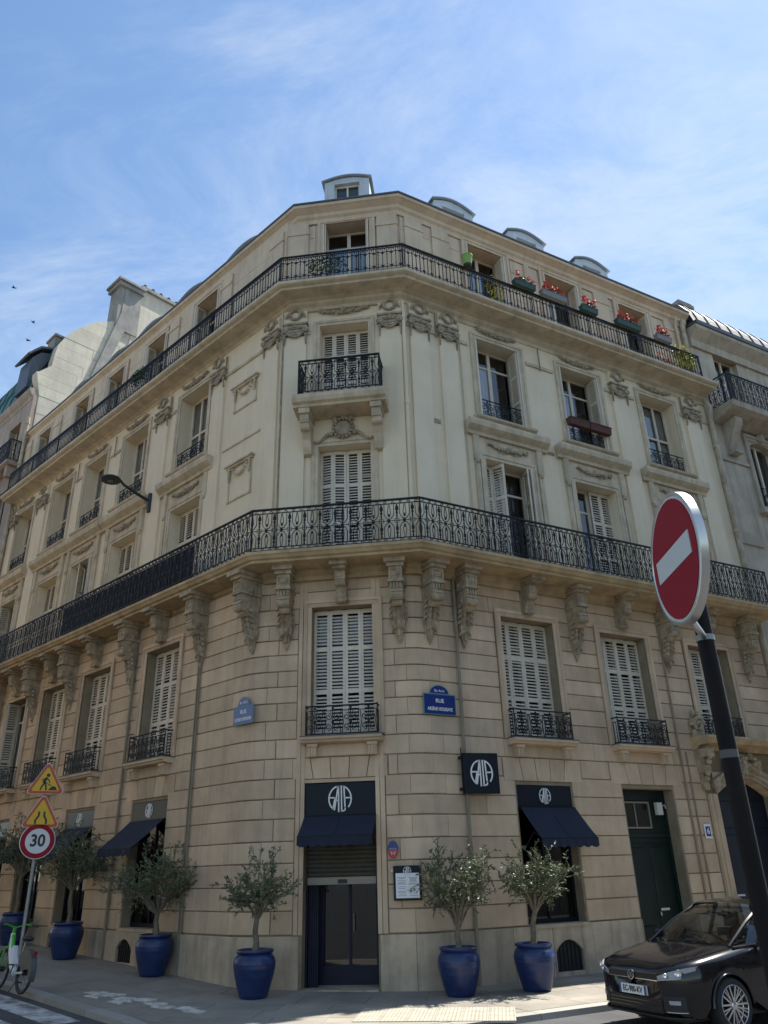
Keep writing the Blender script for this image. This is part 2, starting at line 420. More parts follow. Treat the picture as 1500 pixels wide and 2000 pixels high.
def wall(mb, k, x0, x1, z0, z1, d0, d1, holes):
    xs = sorted({x0, x1} | {h[0] for h in holes if x0 < h[0] < x1} | {h[1] for h in holes if x0 < h[1] < x1})
    for a, b in zip(xs, xs[1:]):
        m = (a + b) / 2
        zs = sorted([(max(h[2], z0), min(h[3], z1)) for h in holes if h[0] < m < h[1] and h[3] > z0 and h[2] < z1])
        z = z0
        for h0, h1 in zs:
            if h0 > z + 1e-4: mb.box(a, b, -d1, -d0, z, h0, FM(k))
            z = max(z, h1)
        if z < z1 - 1e-4: mb.box(a, b, -d1, -d0, z, z1, FM(k))
def gz(x, y):
    v = (x + 1.6) * uL.x + y * uL.y + 1.2
    return 0.05 * (v if v > 3 else math.log(1 + math.exp(2 * v)) / 2)
# ================================================================ the corner apartment building
B = thing('apartment_building', 'cream stone corner apartment building with two long black iron balconies', 'apartment building')
J = [.93, 1.34, 1.76, 2.18, 2.58, 3.0, 3.38, 3.77, 4.17, 4.56, 4.95, 5.32, 5.67, 6.01, 6.37, 6.71, 7.06, 7.42, 7.8, 8.12]
# openings (x0, x1, z0, z1) in each front; on the left front x = -distance from the corner
CO = [(.755, 2.225, -.3, 3.67), (.86, 2.28, 4.6, 7.42)]
RO = [(2.34, 3.85, .93, 3.61), (5.41, 7.02, -.3, 3.6), (8.5, 10.75, -.3, 3.9),
      (2.30, 3.86, 4.56, 7.36), (5.36, 6.91, 4.56, 7.32), (8.5, 10.05, 4.9, 7.32)]
MC = [4.15, 7.58, 10.2, 12.8, 16.0]
MO = [(-c - .76, -c + .76, .97, 3.64) for c in MC] + [(-c - .78, -c + .78, 4.56, 7.37) for c in MC]
UC = [(.96, 2.28, 8.53, 11.58), (.97, 2.27, 12.78, 15.3), (1.04, 2.36, 16.33, 18.97)]
RCX = [3.05, 6.05, 9.28]
R4 = [3.0, 5.92, 9.02]
UR = [(c - .75, c + .75, 8.53, 11.58) for c in RCX] + [(c - .75, c + .75, 12.87, 15.43) for c in RCX] + \
     [(c - .70, c + .70, 16.33, 18.95) for c in R4]
LCX = [4.22, 7.6, 10.28, 12.8, 16.05]
L4 = [3.98, 6.98, 9.7, 12.3, 15.5]
UL = [(-c - .75, -c + .75, 8.53, 11.58) for c in LCX] + [(-c - .75, -c + .75, 12.87, 15.43) for c in LCX] + \
     [(-c - .65, -c + .65, 16.33, 18.9) for c in L4]

core = MB()
wall(core, 'C', -.16, 2.98, .9, 8.3, -.5, -.03, CO)
wall(core, 'R', .22, REND, .9, 8.3, -.5, -.03, RO)
wall(core, 'M', -LEND, -.70, .9, 8.3, -.5, -.03, MO)
for k_, A_, C_, B_ in ((0, W('M', -.74, -.05), corner(.22, -.06, 'L'), W('C', -.12, -.05)), (1, W('C', 2.95, -.05), corner(-.06, -.06, 'R'), W('R', .26, -.05))):
    f_ = [A_ * (1 - t) ** 2 + C_ * 2 * t * (1 - t) + B_ * t * t for t in (0, .17, .33, .5, .67, .83, 1)]
    q_ = (A_ + B_) / 2 + Vector((0, .6, 0))
    core.zprism([(p.x, p.y) for p in f_] + [(q_.x, q_.y)], -.3, 8.25)
lower = mk('lower_wall', core, 'rust_joint', B)
up = MB()
wall(up, 'C', 0, 3.2, 8.3, 16.2, -.5, 0, UC)
wall(up, 'R', .04, REND, 8.3, 16.2, -.5, 0, UR)
wall(up, 'L', -LEND, -.04, 8.3, 16.2, -.5, 0, UL)
upper = mk('upper_wall', up, 'cream_wall', B)
at_ = MB()
wall(at_, 'C', 0, 3.2, 16.2, 19.5, -.5, -.02, UC)
wall(at_, 'R', .04, REND, 16.2, 19.5, -.5, -.02, UR)
wall(at_, 'L', -LEND, -.04, 16.2, 19.5, -.5, -.02, UL)
attic = mk('attic_wall', at_, 'attic_stone', B)

# ---- stones, one by one
STN = []      # (distance, MB, material, name)
def stone(k, x0, x1, z0, z1, d=0.0, m='rust_stone', nm='stone', g=.0085, t=.011, back=-.08):
    mb = MB(FM(k)); dd = d + random.uniform(-.004, .004)
    mb.tbox(x0 + g * .4, x1 - g * .4, -dd, -back, z0 + g, z1 - g, t)
    STN.append(((W(k, (x0 + x1) / 2, d, (z0 + z1) / 2) - CAMP).length, mb, m, nm))
def split(a, b, ph, mean=1.15):
    n = max(1, round((b - a) / mean)); L = (b - a) / n
    cuts = [a + L * i for i in range(n + 1)]
    for i in range(1, n):
        cuts[i] += (L * .24 if (i + ph) % 2 else -L * .2) + random.uniform(-.06, .06)
    return cuts
def courses(k, x0, x1, holes, zs, mean, **kw):
    for ci, (z0, z1) in enumerate(zip(zs, zs[1:])):
        hs = sorted([(h[0], h[1]) for h in holes if h[3] > z0 + .03 and h[2] < z1 - .03])
        segs = []; x = x0
        for a, b in hs:
            if a > x + .02: segs.append((x, min(a, x1)))
            x = max(x, b)
        if x < x1 - .02: segs.append((x, x1))
        for a, b in segs:
            if b - a < .04: continue
            cs = split(a, b, ci, mean)
            for p, q in zip(cs, cs[1:]): stone(k, p, q, z0, z1, **kw)
def grow(hs, a, b=0.0): return [(h[0] - a, h[1] + a, h[2], h[3] + b) for h in hs]
VZ = (3.60, 4.17)
cs_h = [(.56, 2.43, -.3, 3.74), (.56, 2.43, 4.56, 7.44), (.5, 2.5, 3.75, 4.17)]
rs_h = [(2.30, 3.89, .93, 3.61), (5.37, 7.06, -.3, 3.6), (8.15, 11.1, -.3, 4.9),
        (2.12, 4.03, 4.56, 7.44), (5.19, 7.08, 4.56, 7.44), (8.3, 10.25, 4.5, 7.44),
        (2.0, 4.2, 3.75, 4.17), (5.05, 7.4, 3.75, 4.17)]
ms_h = [(-c - .80, -c + .80, .97, 3.64) for c in MC] + [(-c - .95, -c + .95, 4.56, 7.44) for c in MC] + [(-c - 1.05, -c + 1.05, 3.75, 4.17) for c in MC]
def quoin(i):
    return (-.74 - .30 * (i % 2), -.12 + .24 * ((i + 1) % 2), 2.95 - .26 * (i % 2), .26 + .28 * ((i + 1) % 2))
for i, (z0, z1) in enumerate(zip(J, J[1:])):
    qa, qb, qc, qd = quoin(i)
    courses('C', qb, qc, cs_h, [z0, z1], 2.6)
    courses('R', qd, REND, rs_h, [z0, z1], (1.5, 1.9, 1.35)[i % 3])
    courses('M', -LEND, qa, ms_h, [z0, z1], (1.7, 1.4, 2.0)[i % 3])
# rounded corner stones
def bez(p, c, q, n=7): return [p * (1 - t) ** 2 + c * 2 * t * (1 - t) + q * t * t for t in [i / (n - 1) for i in range(n)]]
def corner_stone(A, Cn, Bp, z0, z1, d=0.0, m='rust_stone', nm='stone', g=.011, q=None):
    t_ = [(A - Cn).normalized() * .008, (Bp - Cn).normalized() * .008]
    if q:
        f = bez(q[0], Cn, q[1])
        if (A - q[0]).length > .01: f = [A - t_[0]] + f
        if (Bp - q[1]).length > .01: f = f + [Bp - t_[1]]
    else: f = bez(A, Cn, Bp)
    cen = (A + Bp) / 2 + Vector((0, .35, 0))
    bk = [p + (cen - p).normalized() * .12 for p in f]
    fi = [p + (cen - p).normalized() * .013 for p in f]
    n = len(f); mb = MB()
    rows = [[Vector((p.x, p.y, z0 + g)) for p in fi], [Vector((p.x, p.y, z0 + g + .013)) for p in f],
            [Vector((p.x, p.y, z1 - g - .013)) for p in f], [Vector((p.x, p.y, z1 - g)) for p in fi],
            [Vector((p.x, p.y, z1 - g)) for p in bk], [Vector((p.x, p.y, z0 + g)) for p in bk]]
    V = [v for r in rows for v in r]; F = []
    for r in range(6):
        for i in range(n - 1):
            F.append((r * n + i, r * n + i + 1, ((r + 1) % 6) * n + i + 1, ((r + 1) % 6) * n + i))
    F.append(tuple(r * n for r in range(5, -1, -1))); F.append(tuple(r * n + n - 1 for r in range(6)))
    mb.add(V, F)
    STN.append((14.5, mb, m, nm))
for i, (z0, z1) in enumerate(zip(J, J[1:])):
    qa_, qb_, qc_, qd_ = quoin(i)
    corner_stone(W('M', qa_, 0), corner(.28, 0, 'L'), W('C', qb_, 0), z0, z1, q=(W('M', -.74, 0), W('C', -.12, 0)))
    corner_stone(W('C', qc_, 0), corner(0, 0, 'R'), W('R', qd_, 0), z0, z1, q=(W('C', 2.95, 0), W('R', .26, 0)))
# wedge stones of the flat arches over the ground floor openings
def voussoirs(k, xc, w, z0, z1, n=5, lean=.10, side=.26):
    x0, x1 = xc - w / 2, xc + w / 2
    inner = [x0 + (x1 - x0) * (i + .5) / (n - 1) * 1.0 - (x1 - x0) / (n - 1) * .0 for i in range(n - 1)]
    bot = [x0 - side] + inner + [x1 + side]
    top = [x0 - side] + [x + (x - xc) / (w / 2) * lean for x in inner] + [x1 + side]
    for i in range(n):
        g = .009
        mb = MB(FM(k))
        a = (bot[i] + g, z0 + .012); b = (bot[i + 1] - g, z0 + .012); c = (top[i + 1] - g, z1 - .012); e = (top[i] + g, z1 - .012)
        mb.prism([a, b, c, e], -.001 - random.uniform(0, .004), .08)
        STN.append(((W(k, xc, 0, z0) - CAMP).length, mb, 'rust_stone', 'stone'))
voussoirs('C', 1.49, 1.47, 3.74, 4.17)
voussoirs('R', 3.1, 1.5, 3.68, 4.17, 5, .10, .34); voussoirs('R', 6.22, 1.6, 3.68, 4.17, 5, .10, .36)
for c in MC: voussoirs('M', -c, 1.5, 3.70, 4.17, 5, .10, .30)
# plinth blocks
pl_c = [(.70, 2.26, -1, 2)]
pl_r = [(5.33, 7.1, -1, 2), (8.2, 11.05, -1, 2), (2.87, 3.63, -1, .02)]
courses('C', -.12, 2.95, pl_c, [-.3, .92], 2.5, d=.05, m='plinth_stone', nm='plinth_stone')
courses('R', .26, 2.87, [], [-.3, .92], 1.4, d=.05, m='plinth_stone', nm='plinth_stone')
courses('R', 3.63, REND, pl_r, [-.3, .92], 1.7, d=.05, m='plinth_stone', nm='plinth_stone')
vents_m = [4.55, 8.0, 10.7]
edges = [.74]
for c in vents_m: edges += [c - .36, c + .36]
edges.append(LEND)
for a, b in zip(edges[0::2], edges[1::2]):
    courses('M', -b, -a, [], [-.3, .92], 1.7, d=.05, m='plinth_stone', nm='plinth_stone')
corner_stone(W('M', -.74, .05), corner(.33, .05, 'L'), W('C', -.12, .05), -.3, .92, m='plinth_stone', nm='plinth_stone')
corner_stone(W('C', 2.95, .05), corner(.05, .05, 'R'), W('R', .26, .05), -.3, .92, m='plinth_stone', nm='plinth_stone')
STN.sort(key=lambda s: s[0])
cnt = {}
rest = {}
for dist, mb, m, nm in STN:
    cnt[nm] = cnt.get(nm, 0) + 1
    if cnt[nm] <= 290: mk(nm, mb, m, lower)
    else:
        r = rest.setdefault((nm, m), MB()); o = len(r.v); r.v += mb.v; r.f += [tuple(i + o for i in f) for f in mb.f]
for (nm, m), r in rest.items(): mk('far_stones', r, m, lower, kind='stuff')
# wall behind the plinth with the cellar vents
bk = MB()
bk.box(.24, 2.84, .0, .5, -.5, .9, FM('R')); bk.box(2.85, 3.65, .28, .5, -.5, .9, FM('R')); bk.box(3.66, 5.41, .0, .5, -.5, .9, FM('R'))
bk.box(7.02, 8.5, .0, .5, -.5, .9, FM('R')); bk.box(10.75, REND, 0, .5, -.5, .9, FM('R'))
bk.box(-.16, .755, 0, .5, -.5, .9, FM('C')); bk.box(2.225, 2.96, 0, .5, -.5, .9, FM('C'))
bk.box(-LEND, -.72, .15, .5, -.5, .95, FM('M'))
mk('plinth_core', bk, 'rust_joint', B)
def vent(k, xc, w, z0, h, dep):
    # stone surround with a flat arched mouth, dark grille behind
    a = MB(FM(k)); n = 8
    x0, x1 = xc - w / 2, xc + w / 2; zs = z0 + h - .2
    arc = [(x0 + w * i / n, zs + .2 * sin(pi * i / n) ** .8) for i in range(n + 1)]
    for i in range(n):
        p, q = arc[i], arc[i + 1]
        a.add([(p[0], -.05, p[1]), (q[0], -.05, q[1]), (q[0], -.05, .92), (p[0], -.05, .92),
               (p[0], .3, p[1]), (q[0], .3, q[1]), (q[0], .3, .92), (p[0], .3, .92)],
              [(0, 1, 2, 3), (0, 4, 5, 1), (2, 6, 7, 3)])
    a.box(x0 - .03, x0, -.048, .3, z0 - .2, .915); a.box(x1, x1 + .03, -.048, .3, z0 - .2, .915)
    a.box(x0, x1, -.045, .3, -.3, z0)
    mk('vent_surround', a, 'plinth_stone', B)
    g = MB(FM(k)); g.box(x0, x1, .02, .05, z0, z0 + h + .02)
    for i in range(7): g.box(x0 + w * (i + .5) / 7 - .012, x0 + w * (i + .5) / 7 + .012, -.0, .02, z0, z0 + h)
    mk('cellar_grille', g, 'vent_black', B)
vent('R', 3.25, .70, .08, .56, .05)
for c, z in zip(vents_m, (.30, .46, .58)): vent('M', -c, .66, z, .46, .05)

# jamb strips beside the corner entrance and window trims of the first floor
j = MB(FM('C'))
for a, b in ((.575, .66), (.672, .755), (2.225, 2.31), (2.322, 2.415)): j.box(a, b, -.012, .06, .93, 8.0)
j.box(.655, 2.325, -.004, .05, 3.67, 3.735)
mk('door_jamb', j, 'rust_stone', B)

# ---- cornices and balcony slabs, carried round the corner
mk('cornice', sweep(MB(), [(-.1, 8.05), (.10, 8.05), (.12, 8.14), (.2, 8.2), (.22, 8.27), (.80, 8.285), (.80, 8.34), (.86, 8.36),
                           (.90, 8.42), (.93, 8.44), (.93, 8.51), (-.1, 8.52)], .06, 0, 0), 'slab_stone', B, label='lower balcony slab of yellow stone on corbels')
mk('cornice', sweep(MB(), [(-.1, 15.82), (.07, 15.82), (.09, 15.92), (.18, 15.98), (.2, 16.05), (.3, 16.1), (.66, 16.12), (.68, 16.17), (.76, 16.2), (.80, 16.23),
                           (.80, 16.31), (-.1, 16.32)], -.15, 0, -.04), 'cream_trim', B)
mk('cornice', sweep(MB(), [(-.1, 19.0), (.05, 19.0), (.06, 19.14), (.12, 19.2), (.13, 19.3), (.26, 19.4), (.3, 19.42), (.32, 19.5),
                           (-.1, 19.52)], -.19, 0, -.02), 'attic_stone', B)
mk('roof_edge', sweep(MB(), [(-.1, 19.524), (.30, 19.505), (.34, 19.53), (.34, 19.58), (.2, 19.62), (-.1, 19.63)], -.19, 0, -.02), 'zinc_dark', B)
roof = sweep(MB(), [(.15, 19.6), (-.6, 20.2), (-3.2, 21.2), (-3.2, 21.0), (-.6, 20.0)], -.17, 0, 0)
cap_ = [p for p in path(-3.2, -3.2, -3.2)]
o = len(roof.v); roof.add([(p.x, p.y, 21.19) for p in cap_], [(0, 1, 2, 3)])
mk('roof', roof, 'zinc', B)
# back and party walls so that the block is solid against the sun
pw = MB()
a, b = W('L', -LEND, -.05), W('R', REND, -.05)
for p, q in ((a, a + (-nL) * 9), (b, b + (-nR) * 9), (a - nL * 9, b - nR * 9)):
    t = (q - p).normalized(); nn = Vector((-t.y, t.x, 0)) * .1
    pts = [(p - nn), (q - nn), (q + nn), (p + nn)]
    pw.zprism([(v.x, v.y) for v in pts], -.4, 19.4 if False else 19.45)
mk('party_wall', pw, 'gable_render', B)
# dim rooms: floors and an inner wall behind the windows
rm = MB()
for k, x0, x1 in (('C', -.3, 3.5), ('R', -.2, REND - .1), ('L', -LEND + .1, .2)):
    rm.box(x0, x1, 2.6, 2.7, -.3, 19.4, FM(k))
mk('inner_wall', rm, 'room_wall', B)
fl = MB()
for z in (4.3, 8.35, 12.4, 16.15, 19.3):
    pp = path(-.45, -.45, -.45, LEND - .1, REND - .1) + [b - nR * 6, a - nL * 6]
    fl.zprism([(p.x, p.y) for p in pp], z, z + .12)
mk('floor_slab', fl, 'room_wall', B)

def scroll(cx, cz, r, turns=1.4, a0=0.0, hand=1, n=12):
    return [(cx + r * (1 - .75 * i / n) * cos(a0 + hand * 2 * pi * turns * i / n), cz + r * (1 - .75 * i / n) * sin(a0 + hand * 2 * pi * turns * i / n)) for i in range(n + 1)]
# ---- corbels under the lower balcony
def corbel_big():
    m = MB()
    m.box(-.27, .27, -.80, .1, 8.17, 8.283)
    m.box(-.22, .22, -.70, .1, 8.09, 8.17)
    m.box(-.17, .17, -.60, .1, 7.80, 8.09)
    for a, b, c, d in ((-.17, .17, 8.03, 8.09), (-.17, .17, 7.80, 7.85), (-.17, -.12, 7.85, 8.03), (.12, .17, 7.85, 8.03)):
        m.box(a, b, -.625, -.6, c, d)
    m.box(-.09, .09, -.618, -.6, 7.89, 7.99); m.box(-.05, .05, -.63, -.618, 7.92, 7.96)
    m.box(-.20, .20, -.65, .1, 7.74, 7.80)
    m.box(-.165, .165, -.56, .1, 7.52, 7.74)
    for i in range(4): m.box(-.145 + i * .08, -.105 + i * .08, -.60, -.56, 7.60, 7.73)
    m.box(-.16, .16, -.59, -.5, 7.52, 7.58)
    m.xprism([(-.50 + .10 * cos(t), 7.45 + .10 * sin(t)) for t in [2 * pi * i / 10 for i in range(10)]], -.16, .16)
    m.xprism([(-.34 + .12 * cos(t), 7.36 + .12 * sin(t)) for t in [2 * pi * i / 10 for i in range(10)]], -.13, .13)
    for s in (-1, 1):
        m.xprism([(-.28 + .13 * cos(t), 7.85 + .13 * sin(t)) for t in [2 * pi * i / 10 for i in range(10)]], s * .17, s * .21)
        m.ball((s * .21, -.28, 7.85), .04, .07, .07)
    W_ = [(7.60, .16, .52), (7.42, .15, .34), (7.2, .15, .22), (6.98, .13, .16), (6.96, .17, .19), (6.90, .16, .18), (6.72, .10, .11), (6.56, .05, .07), (6.45, .01, .02)]
    for (z0, w0, d0), (z1, w1, d1) in zip(W_, W_[1:]):
        m.add([(-w0, -d0, z0), (w0, -d0, z0), (w0, .05, z0), (-w0, .05, z0), (-w1, -d1, z1), (w1, -d1, z1), (w1, .05, z1), (-w1, .05, z1)],
              [(0, 1, 5, 4), (1, 2, 6, 5), (3, 0, 4, 7)])
    def blade(x, y, z, w, h, tilt, d=.05):
        c, q = cos(tilt), sin(tilt)
        P = [(0, 0, 0), (-w, .03, -h * .45), (0, .02, -h), (w, .03, -h * .45), (0, -d, -h * .5)]
        m.add([(x + a * c - e * q, y + b, z + a * q + e * c) for a, b, e in P], [(0, 1, 4), (1, 2, 4), (2, 3, 4), (3, 0, 4), (0, 3, 2, 1)])
    for s in (-1, 1):
        for i in range(4):
            blade(s * .045, -.30 + .035 * i, 7.44 - i * .125, .045, .22, s * .15, .07)
            blade(s * .105, -.26 + .03 * i, 7.46 - i * .12, .05, .20, s * .75, .07)
        for i in range(3): blade(s * (.03 + .03 * i), -.17 + .02 * i, 6.90 - .03 * i, .035, .17, s * (.1 + .25 * i), .05)
        m.tube([(s * .06 + p[0] * s, -.31, p[1] + 7.47) for p in scroll(.07, 0, .065, 1.4, 0, 1, 10)], .02, 5)
        blade(s * .0, -.50, 7.60, .06, .16, s * .3, .06)
    m.ball((0, -.13, 6.70), .05, .06, .09); m.ball((0, -.06, 6.54), .04, .045, .05)
    return m.mesh('corbel', 'carved_stone')
def corbel_small():
    m = MB()
    m.box(-.22, .22, -.78, .1, 8.19, 8.283); m.box(-.17, .17, -.66, .1, 8.13, 8.19)
    m.box(-.13, .13, -.50, .1, 7.92, 8.13)
    m.box(-.075, .075, -.515, -.5, 7.97, 8.09)
    m.xprism([(.08, 7.92), (-.48, 7.92), (-.46, 7.84), (-.33, 7.76), (-.24, 7.66), (-.22, 7.58), (-.2, 7.54), (.08, 7.54)], -.12, .12)
    m.xprism([(-.40 + .07 * cos(t), 7.85 + .07 * sin(t)) for t in [2 * pi * i / 10 for i in range(10)]], -.13, .13)
    m.box(-.15, .15, -.25, .1, 7.47, 7.54)
    for i in range(3): m.ball((-.08 + .08 * i, -.25, 7.47), .03, .03, .04)
    return m.mesh('corbel', 'carved_stone')
CB, CS = corbel_big(), corbel_small()
for k, big, sm in (('C', (.30, 2.83), (1.57,)), ('R', (.32, 1.22, 4.5, 7.62, 10.75), (3.06, 6.1, 9.25)),
                   ('M', (-.12 - .3, -2.35, -5.55, -9.0, -11.5, -14.2, -17), (-4.12, -7.55, -10.2, -12.8, -15.9))):
    for x in big: put('corbel', CB, B, FM(k, x) @ Matrix.Diagonal((.88, .80, 1, 1)))
    for x in sm: put('corbel', CS, B, FM(k, x) @ Matrix.Diagonal((.92, .85, 1, 1)))

# ---- pilasters, capitals and reliefs of the upper storeys
def capital():
    m = MB()
    w = .33
    m.box(-w, w, -.12, .05, 15.28, 15.36); m.box(-w - .03, w + .03, -.16, .05, 15.36, 15.42)
    m.box(-w + .03, w - .03, -.10, .05, 15.05, 15.28)
    for s in (-1, 1):
        m.lathe([(0, -.17), (.07, -.17), (.095, -.15), (.095, 0)], 10, None, (s * (w - .04), 0, 15.2), 'y')
        m.ball((s * (w - .04), -.17, 15.2), .035)
        for i in range(6): m.ball((s * (w - .03), -.10 + .008 * i, 15.04 - i * .055), .05 - .005 * i, .045, .04, 5)
    for i in range(17):
        t = -1 + 2 * i / 16
        m.ball((t * (w - .09), -.11 - .015 * (i % 2), 14.97 + .14 * t * t), .03 + .014 * (1 - t * t), .04, .032 + .01 * (i % 2), 5)
    for i in range(6): m.ball((-.15 + i * .06, -.13, 15.24), .028, .03, .03)
    m.ball((0, -.13, 15.30), .08, .06, .06)
    m.box(-w + .06, w - .06, -.115, .0, 15.13, 15.18)
    return m.mesh('capital', 'carved_cream')
def wreath():
    m = MB(); random.seed(3)
    for i in range(18):
        a = 2 * pi * i / 18
        m.ball((.15 * cos(a), -.10, 15.70 + .15 * sin(a)), .04 + random.uniform(0, .015), .035, .04)
    for s in (-1, 1):
        for i in range(3): m.ball((s * (.2 + .03 * i), -.09, 15.62 - .05 * i + .12), .03, .03, .06)
    m.ball((0, -.1, 15.88), .06, .04, .035)
    return m.mesh('wreath', 'carved_cream')
CAP, WRE = capital(), wreath()
PIL = [('C', .31, .60), ('C', 2.87, .58), ('R', .47, .58), ('R', 1.37, .56), ('R', 7.6, .62), ('R', 10.8, .66),
       ('L', -.48, .60), ('L', -2.92, .58), ('L', -5.9, .66), ('L', -14.4, .7), ('L', -17.05, .6)]
for k, x, w in PIL:
    p = MB(FM(k)); h = w / 2
    p.box(x - h, x + h, -.07, .02, 8.5, 15.0); p.box(x - h - .02, x + h + .02, -.09, .02, 15.42, 15.82)
    mk('pilaster', p, 'cream_wall', B)
    S_ = Matrix.Diagonal((w / .62, 1, 1, 1))
    put('capital', CAP, B, FM(k, x, .03) @ S_ @ Matrix.Diagonal((1, .85, 1, 1)))
    put('wreath', WRE, B, FM(k, x, .04))
def garland(w, z, amp, n, seed, thick=.035):
    m = MB(); random.seed(seed)
    for i in range(n):
        t = -1 + 2 * i / (n - 1)
        m.ball((t * w / 2, -.05, z + amp * (t * t - .5) + random.uniform(-.03, .03)), thick * random.uniform(.8, 1.6), .04, thick * random.uniform(.8, 1.5), 5)
    for s in (-1, 1):
        for q in range(2):
            pts = [(s * (.12 + .14 * q + .13 * (i / 9) + .03 * sin(i)), -.05, z - .05 + .09 * sin(i * .9 + q)) for i in range(10)]
            m.tube(pts, .014, 5)
    m.ball((0, -.07, z), .09, .07, .09, 6)
    return m
GAR3 = garland(1.3, 15.74, .10, 34, 5, .04).mesh('garland_relief', 'carved_cream')
GAR2 = garland(1.25, 11.98, .09, 34, 9, .042).mesh('garland_relief', 'carved_cream')
# plain string moulding between the pilasters
for k, x0, x1, hs in (('C', 0, 3.2, UC), ('R', .1, REND, UR), ('L', -LEND, -.1, UL)):
    hh = [(h[0] - .26, h[1] + .26) for h in hs if h[2] < 15 < h[3]] + [(x - w / 2 - .02, x + w / 2 + .02) for kk, x, w in PIL if kk == k]
    hh.sort(); x = x0
    for a2, b2 in hh + [(x1, x1)]:
        if a2 > x + .05:
            mk('moulding', MB().xprism([(.02, 15.08), (-.045, 15.08), (-.045, 15.17), (-.02, 15.2), (.02, 15.2)], x, a2, FM(k)), 'cream_trim', B)
        x = max(x, b2)
# attic pilaster strips
for k, x, w in PIL:
    if k != 'L' or x > -7 or x < -13: mk('attic_pilaster', MB(FM(k)).box(x - w / 2, x + w / 2, -.05, .04, 16.32, 19.0).box(x - w / 2 - .02, x + w / 2 + .02, -.075, .04, 18.62, 18.72), 'attic_stone', B)
mk('attic_pilaster', MB(FM('R')).box(4.45, 4.65, -.04, .04, 16.32, 19.0), 'attic_stone', B)
# joint lines of the attic ashlar: low stones with recessed joints
aj = []
for k, x0, x1, hs in (('C', .04, 3.16, UC), ('R', .06, REND, UR), ('L', -LEND, -.06, UL)):
    hh = [(h[0] - .24, h[1] + .24, 16.3, 19.1) for h in hs if h[2] > 16] + [(x - w / 2, x + w / 2, 16, 19.3) for kk, x, w in PIL if kk == k]
    n0 = len(STN); STN.clear()
    courses(k, x0, x1, hh, [16.33, 16.9, 17.45, 18.0, 18.5, 18.98], 1.3, d=.0, m='attic_stone', nm='attic_stone', g=.005, t=.005)
    for s in STN: aj.append(s)
aj.sort(key=lambda s: s[0])
r = MB()
for i, (dist, mb, m, nm) in enumerate(aj):
    if i < 120: mk(nm, mb, m, attic)
    else:
        o = len(r.v); r.v += mb.v; r.f += [tuple(q + o for q in f) for f in mb.f]
if r.v: mk('far_stones', r, 'attic_stone', attic, kind='stuff')

# blind panels with swags on the left front
def blind(z0, z1, cap=True):
    m = MB(); w = .5
    for a, b, c, d in ((-w, w, z0, z0 + .05), (-w, w, z1 - .05, z1), (-w, -w + .05, z0 + .05, z1 - .05), (w - .05, w, z0 + .05, z1 - .05)): m.box(a, b, -.03, .02, c, d)
    m.box(-w - .1, w + .1, -.12, .02, z1, z1 + .05); m.box(-w - .06, w + .06, -.08, .02, z1 - .06, z1)
    for i in range(9):
        t = -1 + i / 4
        m.ball((t * .3, -.06, z1 - .12 - .22 * (1 - t * t)), .045, .04, .045, 5)
    for s in (-1, 1):
        for i in range(5): m.ball((s * .44, -.06, z1 - .1 - i * .075), .055 - .006 * i, .045, .05, 5)
        m.lathe([(0, -.05), (.05, -.045), (.05, 0)], 8, None, (s * (w - .03), 0, z0 + .03), 'y')
    return m
mk('blind_panel', blind(13.62, 14.4), 'cream_trim', B, FM('L', -1.62))
mk('blind_panel', blind(10.85, 11.9), 'cream_trim', B, FM('L', -1.66))
mk('moulding', MB().box(-2.55, -.85, -.03, .01, 12.55, 12.60, FM('L')), 'cream_trim', B)
mk('wall_vent', MB().box(.80, 1.0, -.02, .01, 12.28, 12.4, FM('R')), 'carved_cream', B)
mk('wall_vent', MB().box(4.45, 4.68, -.02, .01, 12.24, 12.32, FM('R')), 'carved_cream', B)

# ================================================================ windows
def leaf_mesh(lw, h):
    m = MB(); s = .055
    m.box(0, s, 0, .035, 0, h); m.box(lw - s, lw, 0, .035, 0, h)
    for z in (0, h * .34 - .04, h * .68 - .04, h - .09): m.box(s, lw - s, .002, .033, z, z + (.10 if z else .13))
    return m
def leaf_slats(m, lw, h, M):
    s = .055; z = .14
    p = .075
    while z < h - .12:
        if not any(z + .038 > q - .04 and z < q + .055 for q in (h * .34, h * .68)):
            m.add([(s, .004, z), (lw - s, .004, z), (lw - s, .030, z + .038), (s, .030, z + .038),
                   (s, .010, z - .006), (lw - s, .010, z - .006), (lw - s, .036, z + .032), (s, .036, z + .032)],
                  [(0, 1, 2, 3), (7, 6, 5, 4), (0, 4, 5, 1), (3, 2, 6, 7)], M)
        z += p
MC_ = {}
def cached(key, fn):
    if key not in MC_: MC_[key] = fn()
    return MC_[key]
def casement(w, h, transom=.78):
    m = MB(); f = .06
    m.box(-w / 2, -w / 2 + f, 0, .07, 0, h); m.box(w / 2 - f, w / 2, 0, .07, 0, h); m.box(-.05, .05, -.01, .06, 0, h)
    m.box(-w / 2 + f, w / 2 - f, .004, .066, h - f, h); m.box(-w / 2 + f, w / 2 - f, .004, .066, 0, .16)
    m.box(-w / 2 + f, w / 2 - f, .01, .05, h * transom - .03, h * transom + .03)
    return m
def lattice(w, h):
    m = MB(); f = .075
    for i in range(4):
        x = -w / 2 + (w - f) * i / 3; m.box(x, x + f, 0, .05, 0, h)
    for z in (0, h * .5 - .02, h - f): m.box(-w / 2 + f, w / 2 - f, .006, .044, z, z + f)
    return m
